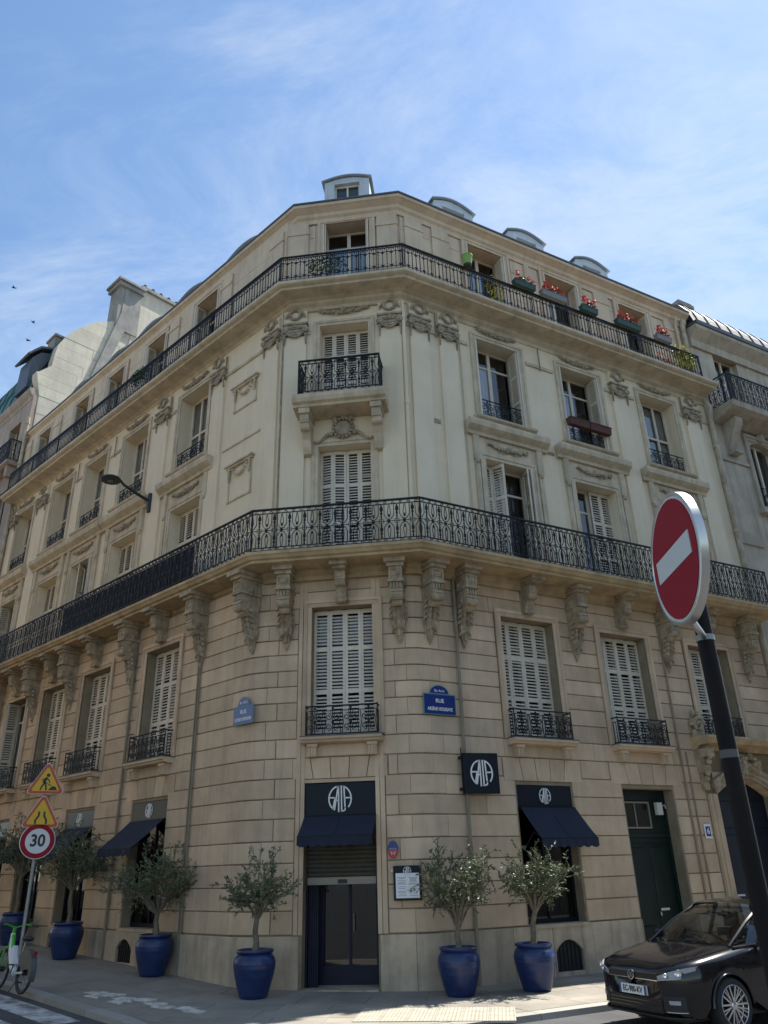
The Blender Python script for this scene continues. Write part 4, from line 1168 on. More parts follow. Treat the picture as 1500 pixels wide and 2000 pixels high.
# interior of the shop glimpsed through the door
it = MB(FM('C')); it.box(.2, 3.0, 2.2, 2.3, 0, 3.5)
mk('shop_counter', MB(FM('C')).box(.9, 2.3, 1.6, 1.9, 0, 1.05), 'dark_room', B)
def shop_window(k, xc, w, z0, z1, lantern=False):
    f = MB(FM(k)); a, b = xc - w / 2, xc + w / 2
    f.box(a, a + .06, .26, .33, z0, z1); f.box(b - .06, b, .26, .33, z0, z1); f.box(a + .06, b - .06, .26, .33, z0, z0 + .08); f.box(a + .06, b - .06, .265, .325, z1 - .06, z1)
    f.box(xc - .02, xc + .02, .265, .325, z0 + .08, z1 - .06)
    r = mk('shop_window', f, 'navy_board', B)
    for p, q in ((a + .06, xc - .02), (xc + .02, b - .06)): mk('pane', MB(FM(k)).box(p, q, .295, .301, z0 + .08, z1 - .06), 'shop_glass', r)
    mk('sill', MB(FM(k)).box(a - .002, b + .002, -.07, .4, z0 - .07, z0 - .003), 'plinth_stone', r)
    c = MB(FM(k)); n = 10
    for i in range(n): c.box(b - .10 - i * .035, b - .075 - i * .035, .42 + .02 * (i % 2), .45 + .02 * (i % 2), z0 + .05, z1 - .1)
    mk('curtain', c, 'blue_frame', r)
    if lantern:
        l = MB(FM(k, a + .22, 0, z0 + .1)); l.lathe([(.05, 0), (.07, .02), (.08, .12), (.06, .22), (.03, .25), (0, .26)], 10, None, (0, .48, 0))
        mk('lantern', l, 'lantern_amber', r)
shop_window('R', 3.095, 1.5, .935, 3.17, True)
for c in MC: shop_window('M', -c, 1.51, .98, 3.22)
# green house door with its little glazed light
g = MB(FM('R')); a, b = 5.412, 7.018
g.box(a, a + .09, .31, .42, -.1, 3.6); g.box(b - .09, b, .31, .42, -.1, 3.6); g.box(a + .09, b - .09, .31, .42, 3.36, 3.6)
g.box(a + .09, b - .09, .33, .40, 2.44, 2.72); g.box(a + .09, b - .09, .28, .34, 2.56, 2.62); g.box(6.48, b - .09, .335, .395, 2.72, 3.36)
g.box(a + .09, 5.52, .335, .395, 2.72, 3.36)
g.box(a + .09, b - .09, .36, .40, -.1, 2.44)
for x0, x1 in ((a + .13, 6.18), (6.25, b - .13)):
    for z0, z1 in ((.12, .62), (.72, 2.34)):
        g.tbox(x0 + .06, x1 - .06, .335, .36, z0, z1, .02)
gd = mk('house_door', g, 'green_door', B, label='dark green house door with a small glazed light')
tl = MB(FM('R'))
for p, q, r_, s in ((5.52, 5.56, 2.74, 3.34), (6.44, 6.48, 2.74, 3.34), (5.985, 6.015, 2.74, 3.34)): tl.box(p, q, .32, .36, r_, s)
tl.box(5.56, 6.44, .322, .358, 3.30, 3.34); tl.box(5.56, 6.44, .322, .358, 2.74, 2.78)
mk('frame', tl, 'steel_bar', gd)
for p, q in ((5.56, 5.985), (6.015, 6.44)): mk('pane', MB(FM('R')).box(p, q, .345, .35, 2.78, 3.30), 'window_glass', gd)
mk('letter_slot', MB(FM('R')).box(6.35, 6.62, .325, .335, 1.02, 1.07), 'chrome', gd)
mk('handle', MB(FM('R')).tube([(6.3, .30, 1.0), (6.3, .30, .92)], .02, 6), 'chrome', gd)
wb = thing('wall_box', 'small cream box fixed above the dark green door', 'wall box', FM('R', 6.72, -.31, 3.18))
mk('housing', MB().tbox(-.09, .09, -.10, .0, -.14, .14, .01), 'white_box', wb)
mk('bracket', MB().tube([(.09, -.05, .05), (.16, -.1, .08), (.16, -.12, .0)], .012, 5), 'white_box', wb)
# carriage portal with a flat arch at the end of the right front
pm = MB(FM('R')); n = 12; x0, x1 = 8.5, 10.75
arcp = [(x0 + (x1 - x0) * i / n, 3.52 + .40 * sin(pi * i / n)) for i in range(n + 1)]
for i in range(n):
    p, q = arcp[i], arcp[i + 1]
    pm.add([(p[0], -.0, p[1]), (q[0], -.0, q[1]), (q[0], -.0, 4.05), (p[0], -.0, 4.05), (p[0], .34, p[1]), (q[0], .34, q[1])], [(0, 1, 2, 3), (0, 4, 5, 1)])
mk('portal_arch', pm, 'rust_stone', B)
for r0, r1, d in ((.0, .09, .05), (.09, .2, .09), (.2, .30, .13)):
    ar = MB(FM('R'))
    for i in range(n):
        (ax, az), (bx, bz) = arcp[i], arcp[i + 1]
        def off_(p, r): 
            t = (p[0] - x0) / (x1 - x0) * 2 - 1
            return (p[0] + t * r * .5, p[1] + r)
        P = [off_((ax, az), r0), off_((bx, bz), r0), off_((bx, bz), r1), off_((ax, az), r1)]
        ar.prism(P, -d, .02)
    mk('archivolt', ar, 'carved_stone', B)
for s, x in ((-1, x0), (1, x1)):
    pj = MB(FM('R'))
    for q0, q1, d in ((.0, .09, .05), (.09, .2, .09), (.2, .28, .05)):
        pj.box(min(x + s * q0, x + s * q1), max(x + s * q0, x + s * q1), -d, .05, .9, 3.52)
    pj.box(min(x, x + s * .3), max(x, x + s * .3), -.12, .05, -.1, .9)
    mk('portal_jamb', pj, 'rust_stone', B)
ks = MB(FM('R', 9.62)); random.seed(4)
for i in range(26): ks.ball((random.uniform(-.34, .34), -.16 - random.uniform(0, .1), 4.2 + random.uniform(-.16, .26)), random.uniform(.05, .11), .08, random.uniform(.05, .1), 5)
for s in (-1, 1):
    for i in range(7): ks.tube([(s * .2, -.14, 4.25), (s * (.5 + .03 * i), -.12, 4.05 + .05 * i), (s * (.75), -.08, 3.98 + .06 * i)], [.05, .04, .015], 5)
mk('keystone_relief', ks, 'carved_stone', B)
lg = MB(FM('R')); lg.xprism([(0, 4.56), (-.12, 4.56), (-.2, 4.64), (-.5, 4.68), (-.54, 4.74), (-.58, 4.80), (-.56, 4.86), (0, 4.88)], 7.95, 11.3)
mk('portal_ledge', lg, 'slab_stone', B)
cb = MB()
cb.box(-.13, .13, -.42, .02, 4.36, 4.56); cb.box(-.1, .1, -.26, .02, 4.0, 4.36); cb.box(-.07, .07, -.14, .02, 3.6, 4.0)
for i in range(6): cb.ball((.0, -.36 + .05 * i, 4.38 - .13 * i), .1, .07, .08, 6)
CBP = cb.mesh('console', 'carved_stone')
for x in (8.1, 11.1): put('console', CBP, B, FM('R', x))
sc = MB(FM('R', 8.22, 0, 4.88)); random.seed(9)
for i in range(16): sc.ball((random.uniform(-.2, .2), -.08, random.uniform(.0, .75) * (1 if i % 3 else .5)), random.uniform(.04, .09), .07, random.uniform(.06, .1), 5)
sc.tube([(p[0], -.12, p[1] + .3) for p in scroll(0, 0, .2, 1.5)], .05, 6)
mk('scroll_relief', sc, 'carved_stone', B)
pd = MB(FM('R')); pd.box(x0 + .003, x1 - .003, .36, .44, -.1, 3.98)
for i in range(2):
    c = x0 + .56 + i * 1.12
    for z0, z1 in ((.2, 1.0), (1.15, 2.6), (2.75, 3.4)): pd.tbox(c - .42, c + .42, .33, .36, z0, z1, .02)
mk('carriage_door', pd, 'portal_door', B)

# small things fixed to the walls
ps = thing('projecting_sign', 'square black projecting GALA sign on the wall right of the entrance', 'shop sign', FM('R', .86, .14, 3.78))
def ps_M(): return RZ(R_(-90) - FR['R'][1] + R_(90)) if False else Matrix.Identity(4)
PSA = R_(-36 - 24)
PR = RZ(PSA + R_(36 + 12))
mk('panel', MB().tbox(.02, .80, -.05, .05, -.40, .40, .012), 'navy_board', ps, PR)
put('logo', logo_mesh(.27), ps, PR @ T_((.41, -.051, 0)))
put('logo', logo_mesh(.27), ps, PR @ T_((.41, .051, 0)) @ RZ(pi))
mk('bracket', MB().box(-.02, .03, .0, .10, .28, .34).box(-.02, .03, .0, .10, -.34, -.28).tube([(0, 0, -.42), (0, 0, .5)], .014, 6), 'navy_board', ps)

def street_plate(M, w, h, main, l1, l2, mblue, label, tilt=0):
    t = thing('street_name_plate', label, 'street name plate', M)
    hw = w / 2
    top = [(w * .30 * cos(q), h + .19 * sin(q)) for q in [pi * i / 14 for i in range(15)]]
    o = MB().prism([(-hw, 0), (hw, 0), (hw, h)] + top + [(-hw, h)], -.014, 0)
    mk('border', o, 'enamel_green', t)
    e = .018
    mk('field', MB().prism([(-hw + e, e), (hw - e, e), (hw - e, h - e), (-hw + e, h - e)], -.017, -.002), mblue, t)
    mk('crest', MB().prism([(-w * .30 + e, h + .012), (w * .30 - e, h + .012)] + [((w * .30 - e) * cos(q), h + .012 + (.19 - e - .012) * sin(q)) for q in [pi * i / 12 for i in range(1, 12)]], -.017, -.002), mblue, t)
    put('lettering', text_mesh('8e Arrt', .085, 'sign_white'), t, T_((0, -.02, h + .065)))
    put('lettering', text_mesh(l1, .115, 'sign_white', bold=.002), t, T_((0, -.02, h * .66)))
    put('lettering', text_mesh(l2, .098, 'sign_white', bold=.002, sx=min(1.0, (w - .08) / (len(l2) * .066))), t, T_((0, -.02, h * .27)))
    return t
street_plate(FM('R', .47, .03, 4.95), .80, .44, None, 'RUE', 'ARSÈNE HOUSSAYE', 'enamel_blue', 'deep blue street name plate on the right of the corner window')
bm = bez(W('M', -.74, 0), corner(.28, 0, 'L'), W('C', -.12, 0))[2]
street_plate(T_(Vector((bm.x, bm.y, 4.92)) + Vector((-.55, -.83, 0)) * .09) @ RZ(R_(-33)), .66, .40, None, 'RUE', 'LORD BYRON', 'enamel_pale', 'blue street name plate on the left corner, sky glare painted pale')
hn = thing('house_number', 'small blue house number plate in a white frame near the portal', 'house number', FM('R', 7.93, .02, 2.66))
mk('frame', MB().box(-.11, .11, -.02, 0, -.16, .16), 'sign_white', hn)
mk('field', MB().box(-.075, .075, -.026, -.018, -.11, .11), 'enamel_blue', hn)
put('lettering', text_mesh('6', .19, 'sign_white', bold=.003), hn, T_((0, -.028, 0)))
mn = thing('menu_board', 'black framed menu board with GALA emblem beside the entrance', 'menu board', FM('C', 2.82, .05, 1.78))
mk('frame', MB().tbox(-.27, .27, -.05, 0, -.30, .30, .01), 'navy_board', mn)
mk('paper', MB().box(-.225, .225, -.054, -.048, -.26, .17), 'paper', mn)
put('logo', logo_mesh(.085), mn, T_((0, -.055, .20)))
ml = MB(); random.seed(2)
for cx in (-.11, .11):
    zz = .09
    while zz > -.24:
        w = random.uniform(.05, .09); ml.box(cx - w, cx + w, -.0565, -.054, zz, zz + .007); zz -= random.choice((.018, .018, .03, .045))
mk('print', ml, 'ink', mn)
db = thing('door_bell', 'tiny white bell button left of the menu board', 'door bell', FM('C', 2.53, .02, 2.0))
mk('button', MB().box(-.03, .03, -.025, 0, -.02, .02).ball((0, -.028, 0), .01), 'sign_white', db)
ov = thing('oval_plaque', 'oval blue and red plaque above the menu board', 'plaque', FM('C', 2.55, .02, 2.37))
def half_oval(s, rx=.105, rz=.16):
    return [(rx * cos(q), rz * sin(q)) for q in [s * pi * i / 12 for i in range(13)]]
mk('upper_half', MB().prism(half_oval(1), -.016, 0), 'enamel_blue', ov)
mk('lower_half', MB().prism([p for p in half_oval(-1)][::-1], -.016, 0), 'plaque_red', ov)
mk('band', MB().box(-.075, .075, -.019, -.012, .0, .03), 'enamel_pale', ov)
pk = MB(); ribbon(pk, [(-.045, -.03), (-.022, -.09), (0, -.04), (.022, -.09), (.045, -.03)], .018, -.02, -.014)
mk('emblem', pk, 'sign_grey_white', ov)
# street lamp on the left front
LD = LAMP_D
lp = thing('street_lamp', 'black wall mounted street lamp on a curved arm, left front', 'street lamp', FM('L', -LAMP_S, .0, LAMP_Z))
mk('bracket', MB().tube([(0, -.09, -.32), (0, -.09, .30)], .07, 8).box(-.05, .05, -.06, .0, -.2, .2), 'lamp_black', lp, smooth=True)
dz = LAMP_HZ - LAMP_Z
arm_pts = [(0, -.09, .05), (0, -LD * .35, dz * .45), (0, -LD * .7, dz * .95), (0, -LD * .85, dz + .16), (0, -LD, dz + .15)]
mk('arm', MB().tube(arm_pts, [.05, .045, .04, .036, .04], 8), 'lamp_black', lp, smooth=True)
mk('lamp_head', MB().lathe([(0, .14), (.1, .13), (.2, .09), (.29, .03), (.30, 0), (.27, -.03), (0, -.03)], 20, None, (0, -LD, dz)), 'lamp_black', lp, smooth=True)
mk('lamp_glass', MB().lathe([(0, -.052), (.10, -.052), (.11, -.035), (.0, -.034)], 4, None, (0, -LD, dz)), 'lamp_glass', lp)

# ================================================================ neighbours
N1 = thing('neighbour_building', 'taller building on the left with green curved roof and bare gable wall', 'building')
GM = T_(FR['L'][0] + uL * 17.43) @ RZ(atan2(-nL.y, -nL.x))
GO = [(.12, 18.0), (.09, 21.79), (-.16, 22.55), (-.18, 22.80), (.41, 22.80), (.41, 23.77), (.52, 24.64), (.89, 25.43), (1.42, 26.15), (2.12, 26.86), (3.08, 27.44), (5, 27.9), (10, 27.9), (10, 18)]
gb = MB(GM); gb.prism(GO[::-1], .03, .5)
gw = mk('gable_wall', gb, 'gable_render', N1)
def left_edge(z):
    P = GO[:11]
    for (e0, z0), (e1, z1) in zip(P, P[1:]):
        if min(z0, z1) <= z <= max(z0, z1) and abs(z1 - z0) > .1: return e0 + (e1 - e0) * (z - z0) / (z1 - z0)
    return 3.08
random.seed(21)
z = 18.9
while z < 27.2:
    h = random.choice((.45, .55, .68)); e = left_edge(min(z + .02, 27.4)); e1 = left_edge(min(z + h - .02, 27.4)); first = True
    while e < 6.3:
        L = random.uniform(.9, 2.4); x1 = e + L
        g_ = .005
        mb = MB(GM); pr = random.uniform(-.006, .006)
        mb.prism([((e if first else e + g_), z + g_), (x1 - g_, z + g_), (x1 - g_, z + h - g_), ((e1 if first else e + g_), z + h - g_)], .0 + pr, .06)
        mk('stone', mb, 'gable_render', gw); e = x1; first = False
    z += h
fl_ = MB(GM); fl_.prism([(2.2, 23.6), (2.62, 23.7), (4.25, 29.6), (4.25, 29.8), (3.3, 29.7), (3.2, 27.9)], -.12, .25)
mk('flue', fl_, 'flue_render', N1)
ch = MB(GM); ch.prism([(3.0, 27.0), (4.2, 27.0), (4.2, 29.7), (3.0, 29.7)], -.10, .9)
ch.box(2.86, 4.26, -.25, 1.0, 29.62, 29.78); ch.box(2.78, 4.3, -.32, 1.1, 29.9, 30.02); ch.box(2.9, 4.24, -.2, .95, 29.78, 29.9)
mk('chimney', ch, 'flue_render', N1)
c2 = MB(GM); c2.prism([(3.55, 24), (6.6, 24), (6.6, 30.1), (4.2, 30.1), (4.2, 29.2)], -.05, .9)
ck = mk('chimney', c2, 'gable_render', N1)
mk('chimney_cap', MB(GM).box(4.1, 6.7, -.2, 1.05, 30.1, 30.28), 'flue_render', ck)
for i in range(5): mk('chimney_pot', MB(GM).lathe([(.10, 0), (.085, .4), (.11, .42), (.11, .5), (0, .5)], 8, None, (4.5 + i * .48, .3, 30.28)), 'zinc_dark', ck)
mk('chimney', MB(GM).box(.75, 1.2, 1.2, 2.0, 25.0, 25.9).box(.68, 1.27, 1.1, 2.1, 25.9, 26.02), 'flue_render', N1)
# green mansard behind the gable
rf = MB(GM); prof = [(-.16, 21.92), (-.10, 22.5), (.05, 23.1), (.38, 23.9), (.54, 24.64), (.91, 25.45), (1.44, 26.17), (2.14, 26.88), (3.1, 27.46), (5, 27.9)]
for (e0, z0), (e1, z1) in zip(prof, prof[1:]):
    rf.add([(e0, .5, z0), (e0, 14, z0), (e1, 14, z1), (e1, .5, z1)], [(0, 1, 2, 3)])
rr = mk('roof', rf, 'copper_roof', N1)
for i in range(14):
    sm = MB(GM).tube([(e - .02, 1.0 + i * .9, z + .02) for e, z in prof], .035, 4); mk('roof_seam', sm, 'copper_roof', rr)
dm = MB(GM); dm.prism([(-.28, 22.3), (1.5, 22.3), (1.5, 24.5), (.9, 24.65), (.1, 24.35), (-.25, 23.9)], .75, 2.0); dm.prism([(-.42, 23.95), (.05, 24.5), (.9, 24.8), (1.6, 24.65), (1.6, 24.75), (.9, 24.9), (.0, 24.6), (-.5, 24.0)], .6, 2.15)
mk('dormer', dm, 'zinc_dark', N1)
fw = MB(); NH = [(-c - .6, -c + .6, z0, z0 + 2.3) for c in (18.9, 21.4, 23.9) for z0 in (14.9, 18.25)]
wall(fw, 'L', -30, -17.45, -.3, 21.6, -.5, .12, NH)
mk('front_wall', fw, 'neighbour_pink', N1)
for h in NH:
    w_ = mk('window', MB(FM('L')).box(h[0], h[0] + .06, .15, .2, h[2], h[3]).box(h[1] - .06, h[1], .15, .2, h[2], h[3]).box(-.03 + (h[0] + h[1]) / 2, .03 + (h[0] + h[1]) / 2, .15, .2, h[2], h[3]), 'white_paint', N1)
    mk('pane', MB(FM('L')).box(h[0], h[1], .21, .22, h[2], h[3]), 'window_glass', w_)
    mk('blind', MB(FM('L')).box(h[0], h[1], .42, .43, h[2], h[3]), 'dark_room', w_)  # dark sheet, stands for the shade inside the room
co = MB(FM('L')); co.xprism([(0.2, 21.35), (-.14, 21.35), (-.16, 21.5), (-.24, 21.6), (-.3, 21.72), (-.32, 21.88), (.2, 21.92)], -30, -17.46)
mk('cornice', co, 'neighbour_pink', N1)
sb = MB(FM('L')); sb.xprism([(.0, 18.0), (-.5, 18.02), (-.62, 18.08), (-.62, 18.2), (.0, 18.22)], -22.6, -17.62)
for x in (-17.9, -20, -22): sb.box(x - .12, x + .12, -.5, 0, 17.5, 18.0)
nb1 = mk('balcony', sb, 'neighbour_pink', N1)
balcony_rail('railing', [W('L', -22.5, .14), W('L', -22.5, .58), W('L', -17.7, .58), W('L', -17.7, .14)], 18.22, 1.0, PL, .335, None, parent=N1)
pipe([W('L', -17.32, .18, z) for z in (0, 8, 16, 20.3)], .07, 'pipe_cream', [W('L', -17.32, .18, z) for z in (10, 14, 18, 20)])

N2 = thing('neighbour_building', 'stone building on the right with zinc mansard and single balcony', 'building')
fw = MB(); H2 = [(13.45, 14.75, 12.35, 14.95), (12.75, 14.0, 16.1, 18.35), (17, 18.3, 12.3, 14.9), (17, 18.3, 16.1, 18.4)]
wall(fw, 'R', 11.64, 26, -.3, 18.8, -.5, .0, H2)
n2w = mk('front_wall', fw, 'neighbour_stone', N2)
for i, h in enumerate(H2):
    w_ = mk('window', MB(FM('R')).box(h[0], h[0] + .07, .2, .26, h[2], h[3]).box(h[1] - .07, h[1], .2, .26, h[2], h[3]).box(-.04 + (h[0] + h[1]) / 2, .04 + (h[0] + h[1]) / 2, .2, .26, h[2], h[3]).box(h[0] + .07, h[1] - .07, .203, .257, h[3] - .08, h[3]), 'white_paint', N2)
    mk('pane', MB(FM('R')).box(h[0] + .05, h[1] - .05, .27, .276, h[2], h[3]), 'window_glass', w_)
    mk('blind', MB(FM('R')).box(h[0], h[1], .44, .45, h[2], h[3]), 'dark_room', w_)  # dark sheet in place of the room's own shade
    if h[2] < 15:
        mk('architrave', architrave(h[1] - h[0], h[3] - h[2], .22, .09), 'neighbour_stone', w_, FM('R', (h[0] + h[1]) / 2, 0, h[2]))
        n = 8; cx = (h[0] + h[1]) / 2; hw = (h[1] - h[0]) / 2
        hd = MB(FM('R'))
        for q in range(n):
            t0, t1 = pi * q / n, pi * (q + 1) / n
            P = [(cx + hw * cos(t1), h[3] - .34 + .34 * sin(t1)), (cx + hw * cos(t0), h[3] - .34 + .34 * sin(t0)), (cx + hw * cos(t0), h[3] + .01), (cx + hw * cos(t1), h[3] + .01)]
            hd.prism(P, -.02, .3)
        mk('arch_head', hd, 'neighbour_stone', w_)
        mk('window_railing', rail_window(h[1] - h[0], .75, .05), 'iron', w_, FM('R', (h[0] + h[1]) / 2, .05, h[2]))
        mk('sill', MB(FM('R')).box(h[0] - .3, h[1] + .3, -.2, .1, h[2] - .2, h[2]), 'neighbour_stone', w_)
        mk('moulding', MB(FM('R')).box(h[0] - .42, h[1] + .42, -.16, .0, h[3] + .32, h[3] + .42).ball(((h[0] + h[1]) / 2, -.1, h[3] + .2), .2, .12, .18), 'neighbour_stone', w_)
co = MB(FM('R')); co.xprism([(.1, 18.3), (-.08, 18.3), (-.1, 18.6), (-.25, 18.75), (-.4, 18.9), (-.42, 19.02), (.1, 19.05)], 11.66, 26)
mk('cornice', co, 'neighbour_stone', N2)
mk('gutter', MB(FM('R')).xprism([(.1, 19.05), (-.46, 19.03), (-.48, 19.16), (.1, 19.18)], 11.66, 26), 'zinc_dark', N2)
mp_ = [(-.34, 19.18), (-.18, 19.75), (.12, 20.25), (.55, 20.6), (1.0, 20.75)]
mr = MB(FM('R'))
for (d0, z0), (d1, z1) in zip(mp_, mp_[1:]): mr.add([(11.7, d0, z0), (26, d0, z0), (26, d1, z1), (11.7, d1, z1)], [(0, 1, 2, 3)])
mr.box(11.7, 26, 1.0, 6, 20.5, 20.76)
mrf = mk('roof', mr, 'zinc_warm', N2)
for i in range(18): mk('roof_seam', MB(FM('R')).tube([(12.0 + .6 * i, d - .01, z + .01) for d, z in mp_], .03, 4), 'zinc_dark', mrf)
mk('chimney', MB(FM('R')).box(12.45, 13.05, .6, 1.2, 19.4, 20.85).box(12.35, 13.15, .5, 1.3, 20.85, 21.0).box(12.4, 13.1, .55, 1.25, 21.0, 21.1), 'flue_render', N2)
mk('chimney', MB(FM('R')).box(12.7, 13.5, .25, .6, 19.5, 20.15).box(12.65, 13.55, .2, .66, 20.15, 20.27), 'zinc_dark', N2)
sb = MB(FM('R')); sb.xprism([(0, 15.25), (-.2, 15.3), (-.7, 15.42), (-.86, 15.5), (-.9, 15.68), (0, 15.72)], 11.9, 20)
nb2 = mk('balcony', sb, 'neighbour_stone', N2)
for x in (12.5, 15.6): mk('console', MB(FM('R')).xprism([(0, 15.3), (-.55, 15.35), (-.53, 15.15), (-.40, 14.95), (-.22, 14.6), (-.1, 14.3), (0, 14.2)], x - .17, x + .17).xprism([(-.40 + .11 * cos(t), 15.14 + .11 * sin(t)) for t in [2 * pi * i / 10 for i in range(10)]], x - .19, x + .19).box(x - .2, x + .2, -.3, 0, 14.12, 14.2), 'neighbour_stone', nb2)
mk('moulding', MB(FM('R')).box(11.7, 13.2, -.06, .0, 13.85, 13.97), 'neighbour_stone', N2); mk('moulding', MB(FM('R')).box(11.7, 12.9, -.05, 0, 10.9, 11.3), 'neighbour_stone', N2)
balcony_rail('railing', [W('R', 11.95, .05), W('R', 11.95, .84), W('R', 19.8, .84), W('R', 19.8, .05)], 15.72, 1.05, PL, .335, None, parent=N2)
pipe([W('R', 11.52, .16, 15.9), W('R', 11.52, .30, 15.6), W('R', 11.58, .16, 15.2), W('R', 11.58, .14, 9), W('R', 11.58, .14, 0)], .075, 'pipe_cream', [W('R', 11.58, .14, z) for z in (14.2, 12.9, 11.2, 10.0, 8.8)], label='peeling cream drainpipe at the right end')
pipe([W('R', 11.3, .20, 19.2), W('R', 11.3, .12, 18.9), W('R', 11.3, .1, 16.4)], .08, 'pipe_cream')
pipe([W('R', 10.95, .20, 19.2), W('R', 10.95, .12, 18.9), W('R', 10.95, .1, 16.4)], .05, 'attic_stone')

# ================================================================ flowers on the balconies
def leaves(m, c, rx, ry, rz, n, L=.05, wd=.03, seed=0):
    random.seed(seed)
    for i in range(n):
        v = Vector((random.gauss(0, 1), random.gauss(0, 1), random.gauss(0, 1))); v.normalize(); v *= random.random() ** .4
        p = Vector((c[0] + v.x * rx, c[1] + v.y * ry, c[2] + v.z * rz))
        a = Vector((random.gauss(0, 1), random.gauss(0, 1), random.gauss(0, .7))).normalized() * L * random.uniform(.7, 1.3)
        b = a.cross(Vector((random.gauss(0, 1), random.gauss(0, 1), random.gauss(0, 1)))).normalized() * wd * random.uniform(.7, 1.2)
        m.add([p - a * .5, p + b * .5, p + a * .5, p - b * .5], [(0, 1, 2, 3)])
    return m
BOXES = [(3.64, .74, 'box_green', 'dark green flower box with one sparse red geranium'), (4.72, .92, 'box_grey', 'pale flower box brimming with red geraniums'),
         (6.08, .62, 'box_green', 'small dark green flower box with upright red geraniums'), (7.68, 1.0, 'box_green', 'longest dark flower box on the upper balcony'),
         (9.2, .66, 'box_grey', 'grey flower box nearest the right end of the upper balcony')]
for i, (x, w, m, lab) in enumerate(BOXES):
    M = FM('R', x, .72, 17.10)
    b = thing('flower_box', lab, 'flower box', M, 'flower boxes on the upper balcony')
    bx = MB(); bx.xprism([(-.02, .16), (-.20, .16), (-.175, 0), (-.045, 0)], -w / 2, w / 2)
    mk('box', bx, m, b)
    mk('rim', MB().box(-w / 2 - .01, w / 2 + .01, -.21, -.01, .161, .172), m, b)
    mk('hook', MB().tube([(-w * .3, -.02, .1), (-w * .3, .03, .12), (-w * .3, .03, .05)], .008, 4).tube([(w * .3, -.02, .1), (w * .3, .03, .12), (w * .3, .03, .05)], .008, 4), 'iron', b)
    p = thing('geranium', ('sparse red geranium in the first dark green box', 'bushy red geraniums filling the pale box', 'upright red geraniums in the small green box',
                           'red geraniums spilling over the longest dark box', 'round red geranium in the grey box near the right end')[i], 'geranium', M @ T_((0, -.11, .15)), 'geraniums on the upper balcony')
    mk('foliage', leaves(MB(), (0, 0, .1), w * .42, .13, .13, int(60 + 90 * w), .06, .05, 40 + i), 'geranium_leaf', p, kind='stuff')
    fm = MB(); random.seed(60 + i)
    for q in range((6, 18, 11, 17, 14)[i]):
        cx, cy, cz_ = random.uniform(-.42, .42) * w, random.uniform(-.12, .08), random.uniform(.12, .30)
        leaves(fm, (cx, cy, cz_), .07, .06, .05, 22, .05, .045, q)
    mk('blossoms', fm, 'geranium_red', p, kind='stuff')
t = thing('flower_pot', 'lime green flower pot hung on the upper balcony rail', 'flower pot', FM('R', 1.66, .72, 17.12))
mk('pot', MB().lathe([(0, 0), (.11, 0), (.13, .12), (.15, .26), (.165, .27), (.165, .31), (.145, .31), (.12, .2), (0, .2)], 16, None, (0, -.14, 0)), 'pot_lime', t, smooth=True)
mk('saucer', MB().lathe([(0, -.06), (.1, -.06), (.12, 0), (0, 0)], 14, None, (0, -.14, -.005)), 'sign_black', t)
def plant(name, label, M, c, r, n, m, seed, L=.07, wd=.04, cat='plant'):
    t = thing(name, label, cat, M)
    mk('foliage', leaves(MB(), c, *r, n, L, wd, seed), m, t, kind='stuff')
    mk('stem', MB().tube([(0, 0, 0), (.01, 0, c[2])], .015, 5), 'bark', t)
    return t
plant('balcony_plant', 'climbing green plant behind the railing at the corner attic window', FM('C', 1.25, .6, 16.34), (0, 0, .5), (.62, .06, .40), 330, 'geranium_leaf', 71, .09, .05)
plant('balcony_plant', 'light green plant at the first attic window of the right front', FM('R', 2.75, .6, 16.34), (0, 0, .55), (.35, .10, .50), 220, 'yellow_leaf', 72)
plant('balcony_plant', 'yellow green shrub at the far right end of the upper balcony', FM('R', 10.3, .62, 16.34), (0, 0, .62), (.62, .12, .55), 520, 'yellow_leaf', 73, .09, .06)
plant('balcony_plant', 'dark plant on the upper balcony of the left front', FM('L', -7.0, .50, 16.34), (0, 0, .75), (.55, .16, .32), 420, 'geranium_leaf', 74, .09, .05)
plant('balcony_plant', 'pinkish flowering plant low behind the railing near the right end', FM('R', 9.35, .6, 16.34), (0, 0, .32), (.4, .08, .25), 160, 'geranium_red', 75, .05, .03)
for i, (xa, xb) in enumerate(((5.28, 6.02), (6.04, 6.84))):
    t = thing('flower_box', ('empty terracotta flower box, left one on the third floor window rail', 'empty terracotta flower box, right one on the third floor window rail')[i], 'flower box', FM('R', (xa + xb) / 2, .03, 13.36))
    w = (xb - xa) / 2
    mk('box', MB().xprism([(0, .20), (-.20, .20), (-.17, 0), (-.03, 0)], -w + .005, w - .005), 'terracotta', t)
    mk('rim', MB().box(-w, w, -.215, .01, .201, .225), 'terracotta', t)
